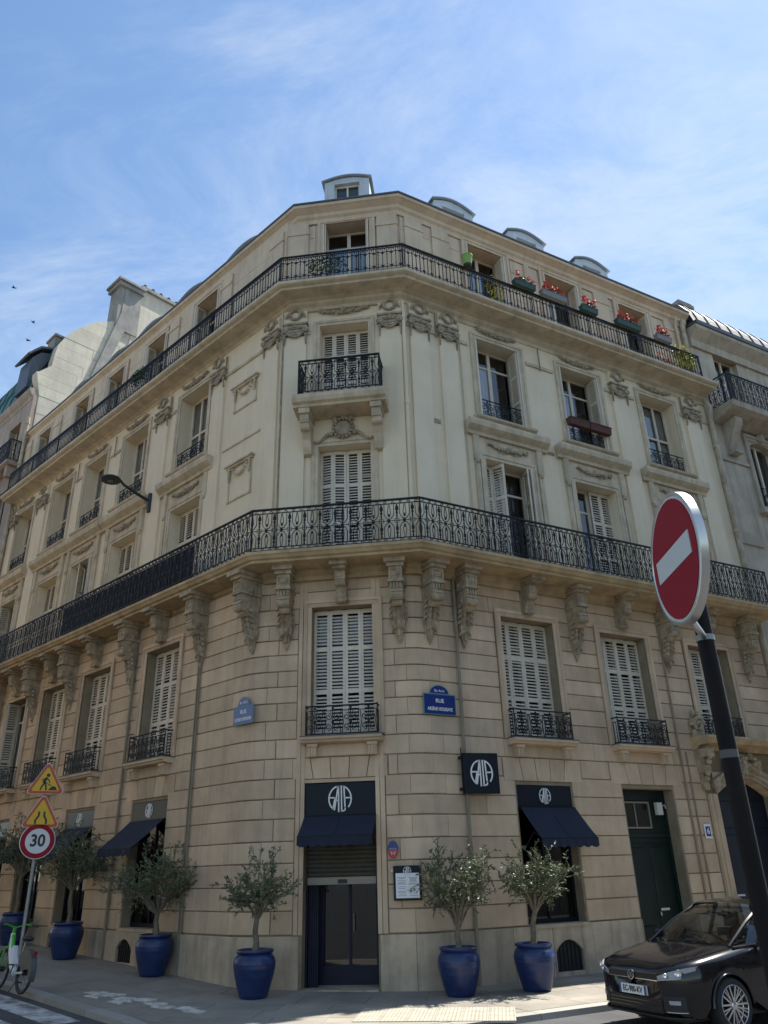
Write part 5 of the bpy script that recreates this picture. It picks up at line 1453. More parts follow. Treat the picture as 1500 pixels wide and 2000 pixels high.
# ================================================================ the far sides of both streets (behind and beside the camera)
def facing_block(label, k, dist, x0, x1, H, m, wd=1.2, pitch=3.0):
    t = thing('street_building', label, 'building')
    M = FM(k, 0, dist, 0) @ RZ(pi)          # faces our building; local x is reversed
    holes = []
    x = -x1 + 1.2
    while x + wd < -x0:
        for i, z in enumerate((.9, 4.6, 8.2, 11.6, 14.8)): holes.append((x, x + wd, z, z + 2.4))
        x += pitch
    w = MB()
    FR['tmp'] = (M @ Vector((0, 0, 0)), FR[k][1] + pi)
    wall(w, 'tmp', -x1, -x0, -.3, H, -.5, 0, holes)
    w.box(-x1, -x0, -.001, 9, H - .02, H + .1, M); w.box(-x1, -x0, .5, .6, 0, H - .1, M)
    mk('front_wall', w, m, t)
    mk('cornice', MB(M).box(-x1, -x0, -.4, .1, H - .5, H - .2), m, t); mk('cornice', MB(M).box(-x1, -x0, -.6, .0, 7.7, 7.9), m, t)
    gm = MB(M).box(-.01, wd + .01, .25, .26, -.01, 2.41)
    me = MB().box(0, wd, .25, .26, 0, 2.4).mesh('window', 'board_gloss')
    for h in holes: put('window', me, t, M @ T_((h[0], 0, h[2])))
    return t
facing_block('sunlit pale stone building on the far side of the left street', 'L', 12.5, -34, -2, 18.5, 'neighbour_stone')
facing_block('pale stone building on the far side of the right street', 'R', 17.5, 4, 36, 17.5, 'neighbour_stone')
# ================================================================ ground
def clip_half(poly, a, b):     # keep the part of a 2D polygon left of the line a->b
    out = []
    def side(p): return (b[0] - a[0]) * (p[1] - a[1]) - (b[1] - a[1]) * (p[0] - a[0])
    for i in range(len(poly)):
        p, q = poly[i], poly[(i + 1) % len(poly)]; sp, sq = side(p), side(q)
        if sp >= 0: out.append(p)
        if (sp >= 0) != (sq >= 0):
            t = sp / (sp - sq); out.append((p[0] + (q[0] - p[0]) * t, p[1] + (q[1] - p[1]) * t))
    return out
def clip_convex(poly, zone):
    for i in range(len(zone)):
        poly = clip_half(poly, zone[i], zone[(i + 1) % len(zone)])
        if len(poly) < 3: return []
    return poly
def area(p): return .5 * sum(p[i][0] * p[(i + 1) % len(p)][1] - p[(i + 1) % len(p)][0] * p[i][1] for i in range(len(p)))
def ccw(p): return p if area(p) > 0 else p[::-1]
def xy(v): return (v.x, v.y)
LWC, RWC = corner(.28, 0, 'L'), corner(0, 0, 'R')
LK0, RK0 = W('M', -.39, 3.0), W('R', 0, 3.1)
kb = bez(LK0 - uL * 1.1, Vector((-.75, -5.6, 0)), RK0 - uR * 1.5, 15)
kerb_line = [W('M', -.39 - s, 3.0) for s in (40, 30, 22, 16, 12, 9, 7, 5, 3, 1.5, 0)] + kb + [W('R', s, 3.1) for s in (0, 1.5, 3, 5, 7, 10, 15, 22, 30, 40)]
inset = .28
ZONES = [('L', ccw([xy(W('M', -.39, -.2)), xy(W('M', -40, -.2)), xy(W('M', -40, 3.0 - inset)), xy(W('M', -.39, 3.0 - inset))])),
         ('R', ccw([xy(W('R', 0, -.2)), xy(W('R', 40, -.2)), xy(W('R', 40, 3.1 - inset)), xy(W('R', 0, 3.1 - inset))])),
         ('C', ccw([xy(LWC), xy(RWC), xy(W('R', 0, 3.1 - inset))] + [((p.x * (1 - .06) + 0 * .06), (p.y * (1 - .075))) for p in kb[::-1]] + [xy(W('M', -.39, 3.0 - inset))]))]
pave = MB()
slabs = []
random.seed(12)
for k, zone in ZONES:
    M = FM(k)
    Mi = M.inverted()
    loc = [Mi @ Vector((p[0], p[1], 0)) for p in zone]
    x0, x1 = min(p.x for p in loc), max(p.x for p in loc); y0, y1 = min(p.y for p in loc), max(p.y for p in loc)
    row = 0; y = y0
    while y < y1:
        hgt = (.62, .74, .66)[row % 3]
        x = x0 - (row % 2) * .5
        while x < x1:
            w = random.choice((.85, 1.0, 1.2))
            q = [M @ Vector(c) for c in ((x, y, 0), (x + w, y, 0), (x + w, y + hgt, 0), (x, y + hgt, 0))]
            P = clip_convex(ccw([xy(v) for v in q]), zone)
            if len(P) >= 3 and abs(area(P)) > .01:
                o = len(pave.v)
                pave.v += [(p[0], p[1], gz(*p) - .007) for p in P]; pave.f.append(tuple(range(o, o + len(P))))
                cx, cy = sum(p[0] for p in P) / len(P), sum(p[1] for p in P) / len(P)
                g = .006
                I = []
                for p in P:
                    d = Vector((cx - p[0], cy - p[1], 0)); L = d.length or 1; I.append((p[0] + d.x / L * g * 1.3, p[1] + d.y / L * g * 1.3))
                slabs.append(((Vector((cx, cy, 0)) - CAMP).length, I))
            x += w
        y += hgt; row += 1
pavement = mk('pavement', pave, 'pavement_joint', None, kind='structure')
slabs.sort(key=lambda s: s[0]); far = MB()
for i, (d, I) in enumerate(slabs):
    n = len(I); t = random.uniform(-.002, .002)
    mb = MB() if i < 260 else far; o = len(mb.v)
    mb.v += [(p[0], p[1], gz(*p) + t) for p in I] + [(p[0], p[1], gz(*p) - .03) for p in I]
    mb.f.append(tuple(o + j for j in range(n))); mb.f += [(o + j, o + n + j, o + n + (j + 1) % n, o + (j + 1) % n) for j in range(n)]
    if i < 260: mk('paving_slab', mb, 'pavement_grey', pavement)
mk('far_slabs', far, 'pavement_grey', pavement, kind='stuff')
# kerb stones along the edge
kerb = put('kerb', MB().box(20, 20.01, 20, 20.01, -.3, -.29).mesh('kerb', 'kerb_granite'), None, kind='structure')
acc = []; 
for a, b in zip(kerb_line, kerb_line[1:]):
    L = (b - a).length; n = max(1, round(L / 1.0)); acc += [a + (b - a) * (i / n) for i in range(n)]
acc.append(kerb_line[-1])
nrm = []
for i in range(len(acc)):
    t = (acc[min(i + 1, len(acc) - 1)] - acc[max(i - 1, 0)]).normalized(); nrm.append(Vector((-t.y, t.x, 0)))
kp = MB()
for i in range(len(acc) - 1):
    a, b = acc[i], acc[i + 1]; t = (b - a).normalized() * .006
    P = [a + t, b - t, b - t + nrm[i + 1] * .26, a + t + nrm[i] * .26]
    mb = MB()
    mb.add([(p.x, p.y, gz(p.x, p.y) + .002) for p in P] + [(p.x, p.y, gz(p.x, p.y) - .3) for p in P], [(0, 1, 2, 3), (0, 4, 5, 1), (1, 5, 6, 2), (2, 6, 7, 3), (3, 7, 4, 0)])
    mk('kerb_stone', mb, 'kerb_granite', kerb)
    Q = [a + nrm[i] * .02, b + nrm[i + 1] * .02, b + nrm[i + 1] * .5, a + nrm[i] * .5]
    o = len(kp.v); kp.v += [(p.x, p.y, gz(p.x, p.y) - .008) for p in Q]; kp.f.append((o, o + 1, o + 2, o + 3))
mk('kerb_bedding', kp, 'pavement_grey', kerb)
# the road: one sheet out to the horizon
gx = [-600, -250, -100, -60, -40, -30] + [-24 + i * 1.5 for i in range(33)] + [30, 40, 60, 100, 250, 600]
rd = MB(); n = len(gx)
for yv in gx:
    for xv in gx:
        a = max(-60, min(60, xv)); b = max(-60, min(60, yv)); s = (a + 1.6) * uL.x + b * uL.y
        rd.v.append((xv, yv, min(gz(a, b), 1.6) - .085))
for i in range(n - 1):
    for j_ in range(n - 1): rd.f.append((i * n + j_, i * n + j_ + 1, (i + 1) * n + j_ + 1, (i + 1) * n + j_))
mk('road', rd, 'asphalt', None, kind='structure', smooth=True)
def stripe(P):
    mb = MB(); k = 10
    for i in range(k):
        q = []
        for t in (i / k, (i + 1) / k):
            for s in (0, 1):
                a = Vector((*(P[0] if s == 0 else P[3]), 0)); b = Vector((*(P[1] if s == 0 else P[2]), 0)); p = a + (b - a) * t; q.append((p.x, p.y, gz(p.x, p.y) - .080))
        mb.add(q, [(0, 1, 3, 2)])
    return mb
cw = put('crossing', stripe([xy(W('L', -3.6, 3.48)), xy(W('L', -.1, 3.48)), xy(W('L', -.1, 4.0)), xy(W('L', -3.6, 4.0))]).mesh('crossing', 'road_paint'), None, kind='structure')
mk('stripe', stripe([xy(W('L', -3.9, 4.35)), xy(W('L', -.4, 4.35)), xy(W('L', -.4, 4.85)), xy(W('L', -3.9, 4.85))]), 'road_paint', cw)
# tactile paving
def tile_mesh(m, nn=7, s=.4):
    t = MB(); t.box(-s / 2 + .004, s / 2 - .004, -s / 2 + .004, s / 2 - .004, -.02, .008)
    for i in range(nn):
        for j_ in range(nn):
            x, y = -s / 2 + s * (i + .5) / nn, -s / 2 + s * (j_ + .5) / nn; r = .014
            t.add([(x - r, y - r, .008), (x + r, y - r, .008), (x + r, y + r, .008), (x - r, y + r, .008), (x - r * .5, y - r * .5, .014), (x + r * .5, y - r * .5, .014), (x + r * .5, y + r * .5, .014), (x - r * .5, y + r * .5, .014)],
                  [(4, 5, 6, 7), (0, 1, 5, 4), (1, 2, 6, 5), (2, 3, 7, 6), (3, 0, 4, 7)])
    return t.mesh('tactile_tile', m)
TT, TW = tile_mesh('tactile'), tile_mesh('tactile_worn')
for i in range(6):
    for j_ in range(3):
        x, y = .85 + .4 * i, -2.12 - .4 * j_
        put('tactile_tile', TT, pavement, T_((x, y, gz(x, y) + .002)))
random.seed(5)
for (t, o, a) in ((.1, .1, 0), (.52, -.02, 3), (.95, .14, -2), (1.3, -.12, 1), (1.72, .05, -4), (2.05, .2, 2), (2.45, -.05, 0), (2.75, .10, 5), (.38, .42, 2), (1.1, .5, 0)):
    b = Vector((-4.45, -.88, 0)) + Vector((.88, -.475, 0)) * t + Vector((-.475, -.88, 0)) * o * .6
    put('tactile_tile', TW, pavement, T_((b.x, b.y, gz(b.x, b.y) + .002)) @ RZ(R_(-28 + a)) @ Matrix.Diagonal((1, .62, 1, 1)))

# ================================================================ pots and olive trees
PROF = [(0, 0), (.215, 0), (.235, .03), (.275, .16), (.32, .32), (.345, .44), (.35, .52), (.335, .59), (.30, .635), (.285, .65), (.30, .665), (.315, .69), (.31, .715), (.285, .72), (.27, .70), (.265, .64), (0, .64)]
pm_ = []
for (r, z), (r2, z2) in zip(PROF, PROF[1:]):
    pm_.append((r, z))
    if z2 - z > .05:
        k = int((z2 - z) / .02)
        for i in range(1, k): 
            t = i / k; pm_.append((r + (r2 - r) * t + (.004 if i % 2 else -.002), z + (z2 - z) * t))
pm_.append(PROF[-1])
POT = MB().lathe(pm_, 36).mesh('pot_body', 'pot_blue', True)
SOIL = MB().lathe([(.268, .655), (.15, .675), (0, .68)], 20).mesh('soil', 'soil', True)
def olive(seed, th, crown, lean, nl=15, up=.9, wisps=3, r0=.055):
    """crown = (rx, ry, rz) half sizes, th = trunk height to the fork"""
    random.seed(seed)
    tr = MB(); lv = MB()
    top = Vector((lean[0] * .5, lean[1] * .5, th))
    tr.tube([(0, 0, 0), (.02, .01, th * .3), (lean[0] * .25 - .02, lean[1] * .25, th * .65), top], [r0 * 1.25, r0, r0 * .9, r0 * .8], 9)
    cc = Vector((lean[0], lean[1], th + crown[2] * .85))
    def leaf(p, d):
        L = random.uniform(.05, .085); w = L * .34
        a = (d + Vector((random.gauss(0, .7), random.gauss(0, .7), random.gauss(0, .5)))).normalized() * L
        b = a.cross(Vector((random.gauss(0, 1), random.gauss(0, 1), random.gauss(0, 1)))).normalized() * w * .5
        lv.add([p, p + a * .5 + b, p + a, p + a * .5 - b], [(0, 1, 2, 3)])
    def twig(p, d, L, n):
        q = p.copy(); dd = d.copy(); pts = [q.copy()]
        for i in range(4):
            dd = (dd + Vector((random.gauss(0, .25), random.gauss(0, .25), random.gauss(0, .2)))).normalized(); q = q + dd * L / 4; pts.append(q.copy())
        tr.tube(pts, [.005, .004, .004, .003, .002], 3, cap=False)
        for i in range(n):
            t = random.random() ** .8 * 4 * .999; j_ = int(t); pp = pts[j_] + (pts[j_ + 1] - pts[j_]) * (t - j_)
            leaf(pp, dd)
    for i in range(nl):
        a = 2 * pi * i / nl + random.uniform(-.3, .3); e = random.uniform(-.35, 1.0)
        R = random.uniform(.5, 1.25)
        tip = cc + Vector((cos(a) * cos(e) * crown[0] * R, sin(a) * cos(e) * crown[1] * R, sin(e) * crown[2] * R * up))
        mid = top + (tip - top) * .5 + Vector((random.gauss(0, .05), random.gauss(0, .05), .08))
        tr.tube([top - Vector((0, 0, .05)), top + (mid - top) * .5 + Vector((0, 0, .03)), mid, tip], [.024, .017, .012, .005], 5, cap=False)
        for q in range(15):
            t = random.uniform(.3, 1.0)
            p = top + (mid - top) * (t * 2) if t < .5 else mid + (tip - mid) * (t * 2 - 1)
            d = (Vector((random.gauss(0, 1), random.gauss(0, 1), random.gauss(.2, .8))).normalized() * .9 + (tip - top).normalized() * .6).normalized()
            twig(p, d, random.uniform(.12, .30) * (crown[0] / .6), random.randint(13, 21))
    for i in range(wisps):
        a = random.uniform(0, 2 * pi); p = cc + Vector((cos(a) * crown[0] * .4, sin(a) * crown[1] * .4, crown[2] * .5))
        for q in range(3): twig(p + Vector((0, 0, .14 * q)), Vector((random.gauss(0, .15), random.gauss(0, .15), 1)).normalized(), .26, 15)
    return tr, lv
TREES = [  # x, y, seed, trunk height to the fork, crown half sizes, lean, label of pot, label of tree, wisps
    (-1.49, -.91, 3, .58, (.72, .55, .50), (.03, 0), 'dark blue glazed pot left of the corner entrance', 'sparse olive tree left of the corner entrance', 6),
    (2.14, -.64, 8, .40, (.88, .55, .70), (.05, 0), 'blue glazed pot just right of the entrance, under the menu board wall', 'wide ragged olive tree with low hanging twigs right of the entrance', 3),
    (3.48, -.12, 14, .60, (.78, .6, .54), (.17, -.05), 'blue glazed pot beside the arched cellar vent on the right', 'round silvery olive tree in front of the right shop window', 3),
    (-4.17, .97, 22, .48, (1.10, .8, .66), (.02, 0), 'blue glazed pot beside the cellar vent of the left front', 'broad dark olive tree in front of the nearest left shop window', 3),
    (-7.06, 2.76, 31, .78, (1.02, .8, .74), (-.02, 0), 'blue glazed pot farthest left, behind the parked bicycle', 'tall olive tree half behind the speed limit sign', 2),
    (-9.6, 4.75, 37, .95, (1.0, .85, .75), (0, 0), 'blue pot hidden behind the green bicycle', 'dark olive tree cut by the left edge of the photo', 2)]
for (x, y, sd, th, cr, ln, lp_, lt, ws) in TREES:
    z = gz(x, y)
    p = thing('plant_pot', lp_, 'pot', T_((x, y, z)) @ RZ(sd) @ Matrix.Diagonal((1.07, 1.07, 1.04, 1)), 'blue glazed pots along the pavement')
    put('pot_body', POT, p); put('soil', SOIL, p)
    t = thing('olive_tree', lt, 'tree', T_((x, y, z + .66)), 'olive trees in blue pots')
    a, b = olive(sd, th, cr, ln, wisps=ws, nl=20 if sd != 3 else 15)
    mk('trunk', a, 'bark', t, smooth=True); mk('crown', b, 'olive_leaf', t, kind='stuff')

# ================================================================ road signs
sx, sy = -5.93, -1.02
rp = thing('road_sign_post', 'grey pole with two yellow warning triangles above a 30 speed limit disc', 'road signs', T_((sx, sy, gz(sx, sy))) @ RZ(R_(37)))
zb = gz(sx, sy)
mk('pole', MB().tube([(0, .06, 0), (0, .06, 4.15 - zb)], .032, 10), 'pole_grey', rp, smooth=True)
def disc(r, y0, y1, n=36, z=0): return MB().prism([(r * cos(2 * pi * i / n), z + r * sin(2 * pi * i / n)) for i in range(n)], y0, y1)
d30 = mk('speed_limit_disc', disc(.325, -.02, .0), 'sign_grey_white', rp, T_((0, 0, 2.70 - zb)))
mk('red_ring', disc(.312, -.024, -.019), 'sign_red', d30); mk('white_field', disc(.225, -.028, -.023), 'sign_grey_white', d30)
put('lettering', text_mesh('30', .30, 'sign_black', bold=.008, sx=.92), d30, T_((0, -.031, .0)))
def rtri(s, rr=.05):
    R = s / sqrt(3); P = []
    for k in range(3):
        a = pi / 2 + k * 2 * pi / 3; cx, cz = (R - 2 * rr) * cos(a), (R - 2 * rr) * sin(a)
        for i in range(5):
            b = a - pi / 3 + 2 * pi / 3 * i / 4; P.append((cx + rr * cos(b), cz + rr * sin(b)))
    return P
def triangle(zc, nm):
    t = mk(nm, MB().prism(rtri(.74), -.02, 0), 'sign_grey_white', rp, T_((0, 0, zc - zb)))
    mk('red_border', MB().prism(rtri(.715), -.024, -.019), 'sign_orange_red', t)
    mk('yellow_field', MB().prism(rtri(.55, .03), -.028, -.023), 'sign_yellow', t)
    return t
tr1 = triangle(3.78, 'works_triangle'); tr2 = triangle(3.16, 'narrowing_triangle')
dg = MB()
dg.prism([(.02 + .035 * cos(2 * pi * i / 10), .145 + .035 * sin(2 * pi * i / 10)) for i in range(10)], -.032, -.027)
for pts, w in (([(.0, .10), (-.035, .03), (-.03, -.01)], .05), ([(-.03, 0), (-.07, -.06), (-.10, -.14)], .03), ([(-.03, 0), (.0, -.06), (.01, -.14)], .03),
               ([(.0, .09), (-.08, .06), (-.05, .0)], .02), ([(.0, .09), (.05, .04), (.06, .0)], .02), ([(-.06, .03), (.10, -.06)], .014)): ribbon(dg, pts, w, -.032, -.027)
dg.prism([(.05, -.14), (.22, -.14), (.185, -.075), (.13, -.06), (.085, -.095)], -.032, -.027)
mk('digging_man', dg, 'sign_black', tr1)
nr = MB()
for s in (-1, 1): ribbon(nr, [(s * .10, -.15), (s * .10, -.08), (s * .05, .0), (s * .05, .08)], .035, -.032, -.027)
mk('narrowing_lines', nr, 'sign_black', tr2)
for z in (2.9, 3.05, 3.7): mk('clamp', MB().tube([(0, .06, z - zb - .02), (0, .06, z - zb + .02)], .042, 10), 'alu', rp)

# no entry sign close to the camera
def ray(px, py, dep):
    v = _fw + _r2 * ((px - 750) / 1500) - _u2 * ((py - 1000) / 1500)
    return CAMP + v * dep
pb = ray(1409, 1400, 3.62)
ne = thing('no_entry_sign', 'round red no entry sign on a black pole close in front of the car', 'road sign', T_((pb.x, pb.y, -.085)))
ztop = ray(1322, 962, 3.75).z + .085
mk('pole', MB().tube([(0, 0, 0), (0, 0, ztop)], .040, 20), 'pole_black', ne, smooth=True)
mk('pole_cap', MB().lathe([(.05, 0), (.05, .03), (.03, .045), (0, .048)], 16, None, (0, 0, ztop)), 'sign_black', ne)
mk('strip', MB().tube([(.040, .012, 0), (.040, .012, ztop - .1)], .005, 5), 'pole_grey', ne)
dc = ray(1320, 1091, 3.50)
DA = atan2(-cos(R_(0)), 0)
hd_ = R_(-97)                       # compass heading of the face normal
nrmv = Vector((sin(hd_), cos(hd_), 0))
ang = atan2(nrmv.y, nrmv.x) + pi / 2   # local -y faces the normal
off_ = dc - Vector((pb.x, pb.y, -.085))
DM = T_(off_) @ RZ(ang)
rim = MB(); rd_ = .300; n = 48
rim.lathe([(rd_ - .014, -.004), (rd_ - .01, -.010), (rd_, -.010), (rd_ + .004, -.008), (rd_ + .004, .028), (rd_ - .012, .031), (rd_ - .012, .024), (rd_ - .004, .02), (rd_ - .004, .0)], n, None, (0, 0, 0), 'y')
mk('rim', rim, 'alu', ne, DM, smooth=True)
mk('disc', disc(rd_ - .003, -.006, .0, 48), 'sign_grey_white', ne, DM)
mk('red_field', disc(rd_ - .026, -.010, -.005, 48), 'sign_red', ne, DM)
mk('bar', MB().box(-.215, .215, -.014, -.009, -.053, .053), 'sign_grey_white', ne, DM)
mk('back_plate', disc(rd_ - .006, .01, .014, 40), 'pole_grey', ne, DM)
for z in (.22, -.26):
    zc = off_.z + z
    c = MB().tube([(0, 0, zc - .014), (0, 0, zc + .014)], .044, 16)
    mk('clamp', c, 'pole_grey', ne)
    v = off_ - Vector((0, 0, off_.z))
    mk('bracket', MB().tube([(0, 0, zc), (v.x * .95, v.y * .95, zc)], .016, 6), 'alu', ne)
zc2 = ray(1428, 1477, 3.62).z + .085
mk('clamp', MB().tube([(0, 0, zc2 - .018), (0, 0, zc2 + .018)], .0412, 20), 'seat_grey', ne)

# ================================================================ parked car
car = thing('parked_car', 'black hatchback parked at the kerb with its front towards the camera', 'car', T_((4.70, -3.52, gz(4.62, -3.3) - .06)) @ RZ(pi / 2 - AR - R_(2.5)) @ Matrix.Scale(1.02, 4))
xs = [.0, .05, .16, .36, .50, .525, .58, .68, .85, 1.02, 1.12, 1.175, 1.20, 1.45, 1.75, 2.1, 2.5, 2.9, 3.1, 3.13, 3.2, 3.47, 3.74, 3.81, 3.84, 4.05, 4.18, 4.25]
def lerp(t, tab):
    for (a, va), (b, vb) in zip(tab, tab[1:]):
        if a <= t <= b: return va + (vb - va) * (t - a) / (b - a)
    return tab[-1][1]
WT = [(0, .50), (.05, .66), (.16, .78), (.36, .85), (.5, .875), (.85, .893), (1.2, .895), (3, .895), (3.8, .875), (4.05, .83), (4.18, .74), (4.25, .60)]
HC = [(0, .70), (.05, .775), (.16, .82), (.36, .865), (.5, .89), (.85, .945), (1.12, .985), (1.2, .995), (1.45, 1.02), (4.05, 1.02), (4.25, .95)]
HS = [(0, .68), (.05, .745), (.16, .775), (.36, .81), (.5, .835), (.85, .885), (1.2, .925), (1.75, .95), (3.0, .97), (4.05, .97), (4.25, .90)]
def arch_z(x):
    for c in (.85, 3.47):
        d = abs(x - c)
        if d < .3501: return .315 + sqrt(max(0, .352 ** 2 - d * d))
    return None
sec = []
for x in xs:
    w = lerp(x, WT); hc = lerp(x, HC); hs = lerp(x, HS); az = arch_z(x)
    zb_ = .20 if .1 < x < 4.1 else .26
    zl = az if az else zb_
    zm = max(zl + .05, .50) if az else .48
    zs_ = hs - .02
    pts = [(.30 * w, zb_ if not az else zl), (w * .965 if not az else w - .10, zl), (w * (1.0 if az else .985), zl + .012), (w, zm), (w * 1.005, (zm + zs_) / 2 + .02), (w * .985, hs - .05), (w * .945, hs), (w * .80, hs + (hc - hs) * .55 + .012), (w * .45, hc - .005), (0, hc + .006)]
    sec.append(pts)
def loft(sec, xs, side):
    m = MB(); n = len(sec[0])
    for x, s in zip(xs, sec):
        for (y, z) in s: m.v.append((x, side * y, z))
    for i in range(len(xs) - 1):
        for j_ in range(n - 1):
            q = (i * n + j_, (i + 1) * n + j_, (i + 1) * n + j_ + 1, i * n + j_ + 1); m.f.append(q if side < 0 else q[::-1])
    m.f.append(tuple(range(n)) if side > 0 else tuple(range(n - 1, -1, -1)))
    return m
bd = loft(sec, xs, -1); b2 = loft(sec, xs, 1); o = len(bd.v); bd.v += b2.v; bd.f += [tuple(i + o for i in f) for f in b2.f]
bme = bd.mesh('body', 'car_paint')
import bmesh
bmx = bmesh.new(); bmx.from_mesh(bme); bmesh.ops.remove_doubles(bmx, verts=bmx.verts, dist=.0005); bmesh.ops.recalc_face_normals(bmx, faces=bmx.faces); bmx.to_mesh(bme); bmx.free()
bme.shade_smooth()
try: bme.set_sharp_from_angle(angle=R_(50))
except Exception: pass
body = put('body', bme, car)
# wheel wells, underside
ww = MB()
for c in (.85, 3.47): ww.box(c - .36, c + .36, -.72, .72, .25, .66)
ww.box(.15, 4.1, -.7, .7, .16, .24)
mk('underbody', ww, 'car_trim', car)
# cabin: pillars and roof in paint, glass between
cab = MB()
def rib(P, w=.03): cab.tube(P, w, 6)
for s in (-1, 1):
    rib([(1.10, s * .74, .93), (1.55, s * .68, 1.19), (2.02, s * .59, 1.395), (2.6, s * .58, 1.43), (3.3, s * .575, 1.41), (3.95, s * .56, 1.27)], .027)
    rib([(2.42, s * .83, .96), (2.46, s * .62, 1.40)], .032); rib([(3.35, s * .82, .97), (3.5, s * .60, 1.38)], .06)
    rib([(1.10, s * .80, .925), (2.0, s * .845, .955), (3.9, s * .82, .98)], .02)
mk('pillars', cab, 'car_paint', car, T_((0, 0, .025)), smooth=True)
ro = MB(); nx, ny = 8, 8
RP = []
for i in range(nx + 1):
    t = i / nx; x = 1.90 + t * 1.80; z = 1.375 + .10 * sin(pi * min(1, t * 1.1 + .12)) - .04 * t * t; hw = .605 - .02 * t
    for j_ in range(ny + 1):
        u = -1 + 2 * j_ / ny; RP.append((x - .10 * (1 - t) * (1 - u * u) * .4, u * hw, z + .035 * (1 - u * u) - .01))
ro.add(RP, [(i * (ny + 1) + j_, (i + 1) * (ny + 1) + j_, (i + 1) * (ny + 1) + j_ + 1, i * (ny + 1) + j_ + 1) for i in range(nx) for j_ in range(ny)])
mk('roof', ro, 'car_paint', car, T_((0, 0, .025)), smooth=True)
gl = MB(); V = []
for i in range(7):
    t = i / 6
    for j_ in range(9):
        u = -1 + j_ / 4
        xb = 1.04 + .10 * u * u; xt = 1.88 + .07 * u * u
        V.append((xb + (xt - xb) * t, u * (.76 - .16 * t), .955 + .425 * t + .035 * sin(pi * t) + .012 * (1 - u * u)))
gl.add(V, [(i * 9 + j_, (i + 1) * 9 + j_, (i + 1) * 9 + j_ + 1, i * 9 + j_ + 1) for i in range(6) for j_ in range(8)])
mk('windscreen', gl, 'car_glass', car, T_((0, 0, .025)), smooth=True)
for s in (-1, 1):
    for P in ([(1.30, .845, .955), (2.38, .835, .965), (2.43, .63, 1.385), (2.02, .615, 1.375), (1.6, .70, 1.18)], [(2.48, .835, .965), (3.32, .825, .98), (3.42, .625, 1.365), (2.50, .63, 1.39)]):
        mk('side_window', MB().add([(p[0], s * p[1], p[2]) for p in P], [tuple(range(len(P)))]), 'car_glass', car, T_((0, 0, .025)))
mk('rear_window', MB().add([(3.72, -.58, 1.36), (3.72, .58, 1.36), (4.1, .62, 1.02), (4.1, -.62, 1.02)], [(0, 1, 2, 3)]), 'car_glass', car, T_((0, 0, .025)))
ins = MB()
for s in (-.36, .36):
    ins.box(2.35, 2.5, s - .24, s + .24, .55, 1.08); ins.box(2.40, 2.48, s - .12, s + .12, 1.10, 1.30); ins.box(3.2, 3.35, s - .26, s + .26, .6, 1.1)
mk('seats', ins, 'seat_grey', car)
mk('dashboard', MB().box(1.25, 1.6, -.7, .7, .80, .965), 'car_trim', car, T_((0, 0, .02)))
mk('steering_wheel', MB().tube([(1.78 - .04 * sin(t), -.36 + .18 * cos(t), .98 + .17 * sin(t)) for t in [2 * pi * i / 14 for i in range(14)]], .016, 5, True), 'car_trim', car, T_((0, 0, .02)))
mk('mirror', MB().tube([(1.90, 0, 1.33), (1.92, 0, 1.30)], .01, 4).box(1.90, 1.93, -.11, .11, 1.25, 1.31), 'car_trim', car, T_((0, 0, .02)))
for s in (-1, 1):
    wm = MB(); wm.ball((1.52, s * .98, .985), .10, .12, .075, 10); wm.tube([(1.50, s * .84, .94), (1.52, s * .93, .97)], .03, 6)
    mk('wing_mirror', wm, 'car_paint', car, T_((0, 0, .025)), smooth=True)
    mk('mirror_strip', MB().box(1.415, 1.425, s * .93 - .03, s * .93 + .03, .98, 1.0), 'chrome', car, T_((0, 0, .02)))
# wheels
wl = MB().lathe([(.20, -.10), (.235, -.105), (.30, -.10), (.315, -.07), (.318, 0), (.315, .07), (.30, .10), (.22, .10), (.22, -.06)], 36, None, (0, 0, 0), 'y')
TY = wl.mesh('tyre', 'tyre', True)
rm_ = MB().lathe([(.222, -.100), (.232, -.108), (.240, -.100), (.236, -.05), (.21, -.03), (.205, .02)], 36, None, (0, 0, 0), 'y')
for i in range(5):
    for da in (-.16, .16):
        a = 2 * pi * i / 5 + da + .3; a2 = 2 * pi * i / 5 + da * .55 + .3
        p0 = (.05 * cos(a2), -.085, .05 * sin(a2)); p1 = (.225 * cos(a + da * .5), -.10, .225 * sin(a + da * .5))
        rm_.tube([p0, p1], [.016, .013], 4)
    a = 2 * pi * i / 5 + .3 + pi / 5
    rm_.tube([(.06 * cos(a), -.08, .06 * sin(a)), (.225 * cos(a - .09), -.098, .225 * sin(a - .09))], .010, 4); rm_.tube([(.06 * cos(a), -.08, .06 * sin(a)), (.225 * cos(a + .09), -.098, .225 * sin(a + .09))], .010, 4)
rm_.lathe([(0, -.105), (.03, -.104), (.05, -.095), (.06, -.07)], 14, None, (0, 0, 0), 'y')
RI = rm_.mesh('rim', 'alloy', True)
DK = MB().lathe([(0, -.02), (.2, -.02), (.205, .05)], 24, None, (0, 0, 0), 'y').mesh('brake', 'car_trim')
for x in (.85, 3.47):
    for s in (-1, 1):
        M = T_((x, s * .795, .316)) @ (Matrix.Identity(4) if s < 0 else RZ(pi))
        w = put('wheel', TY, car, M); put('rim', RI, w); put('brake', DK, w)
for c in (.85, 3.47):
    for s in (-1, 1):
        P = [(c + .362 * cos(t), s * .893, .315 + .362 * sin(t)) for t in [pi * i / 14 for i in range(15)]]
        mk('arch_lip', MB().tube(P, .016, 6), 'car_paint', car, smooth=True)
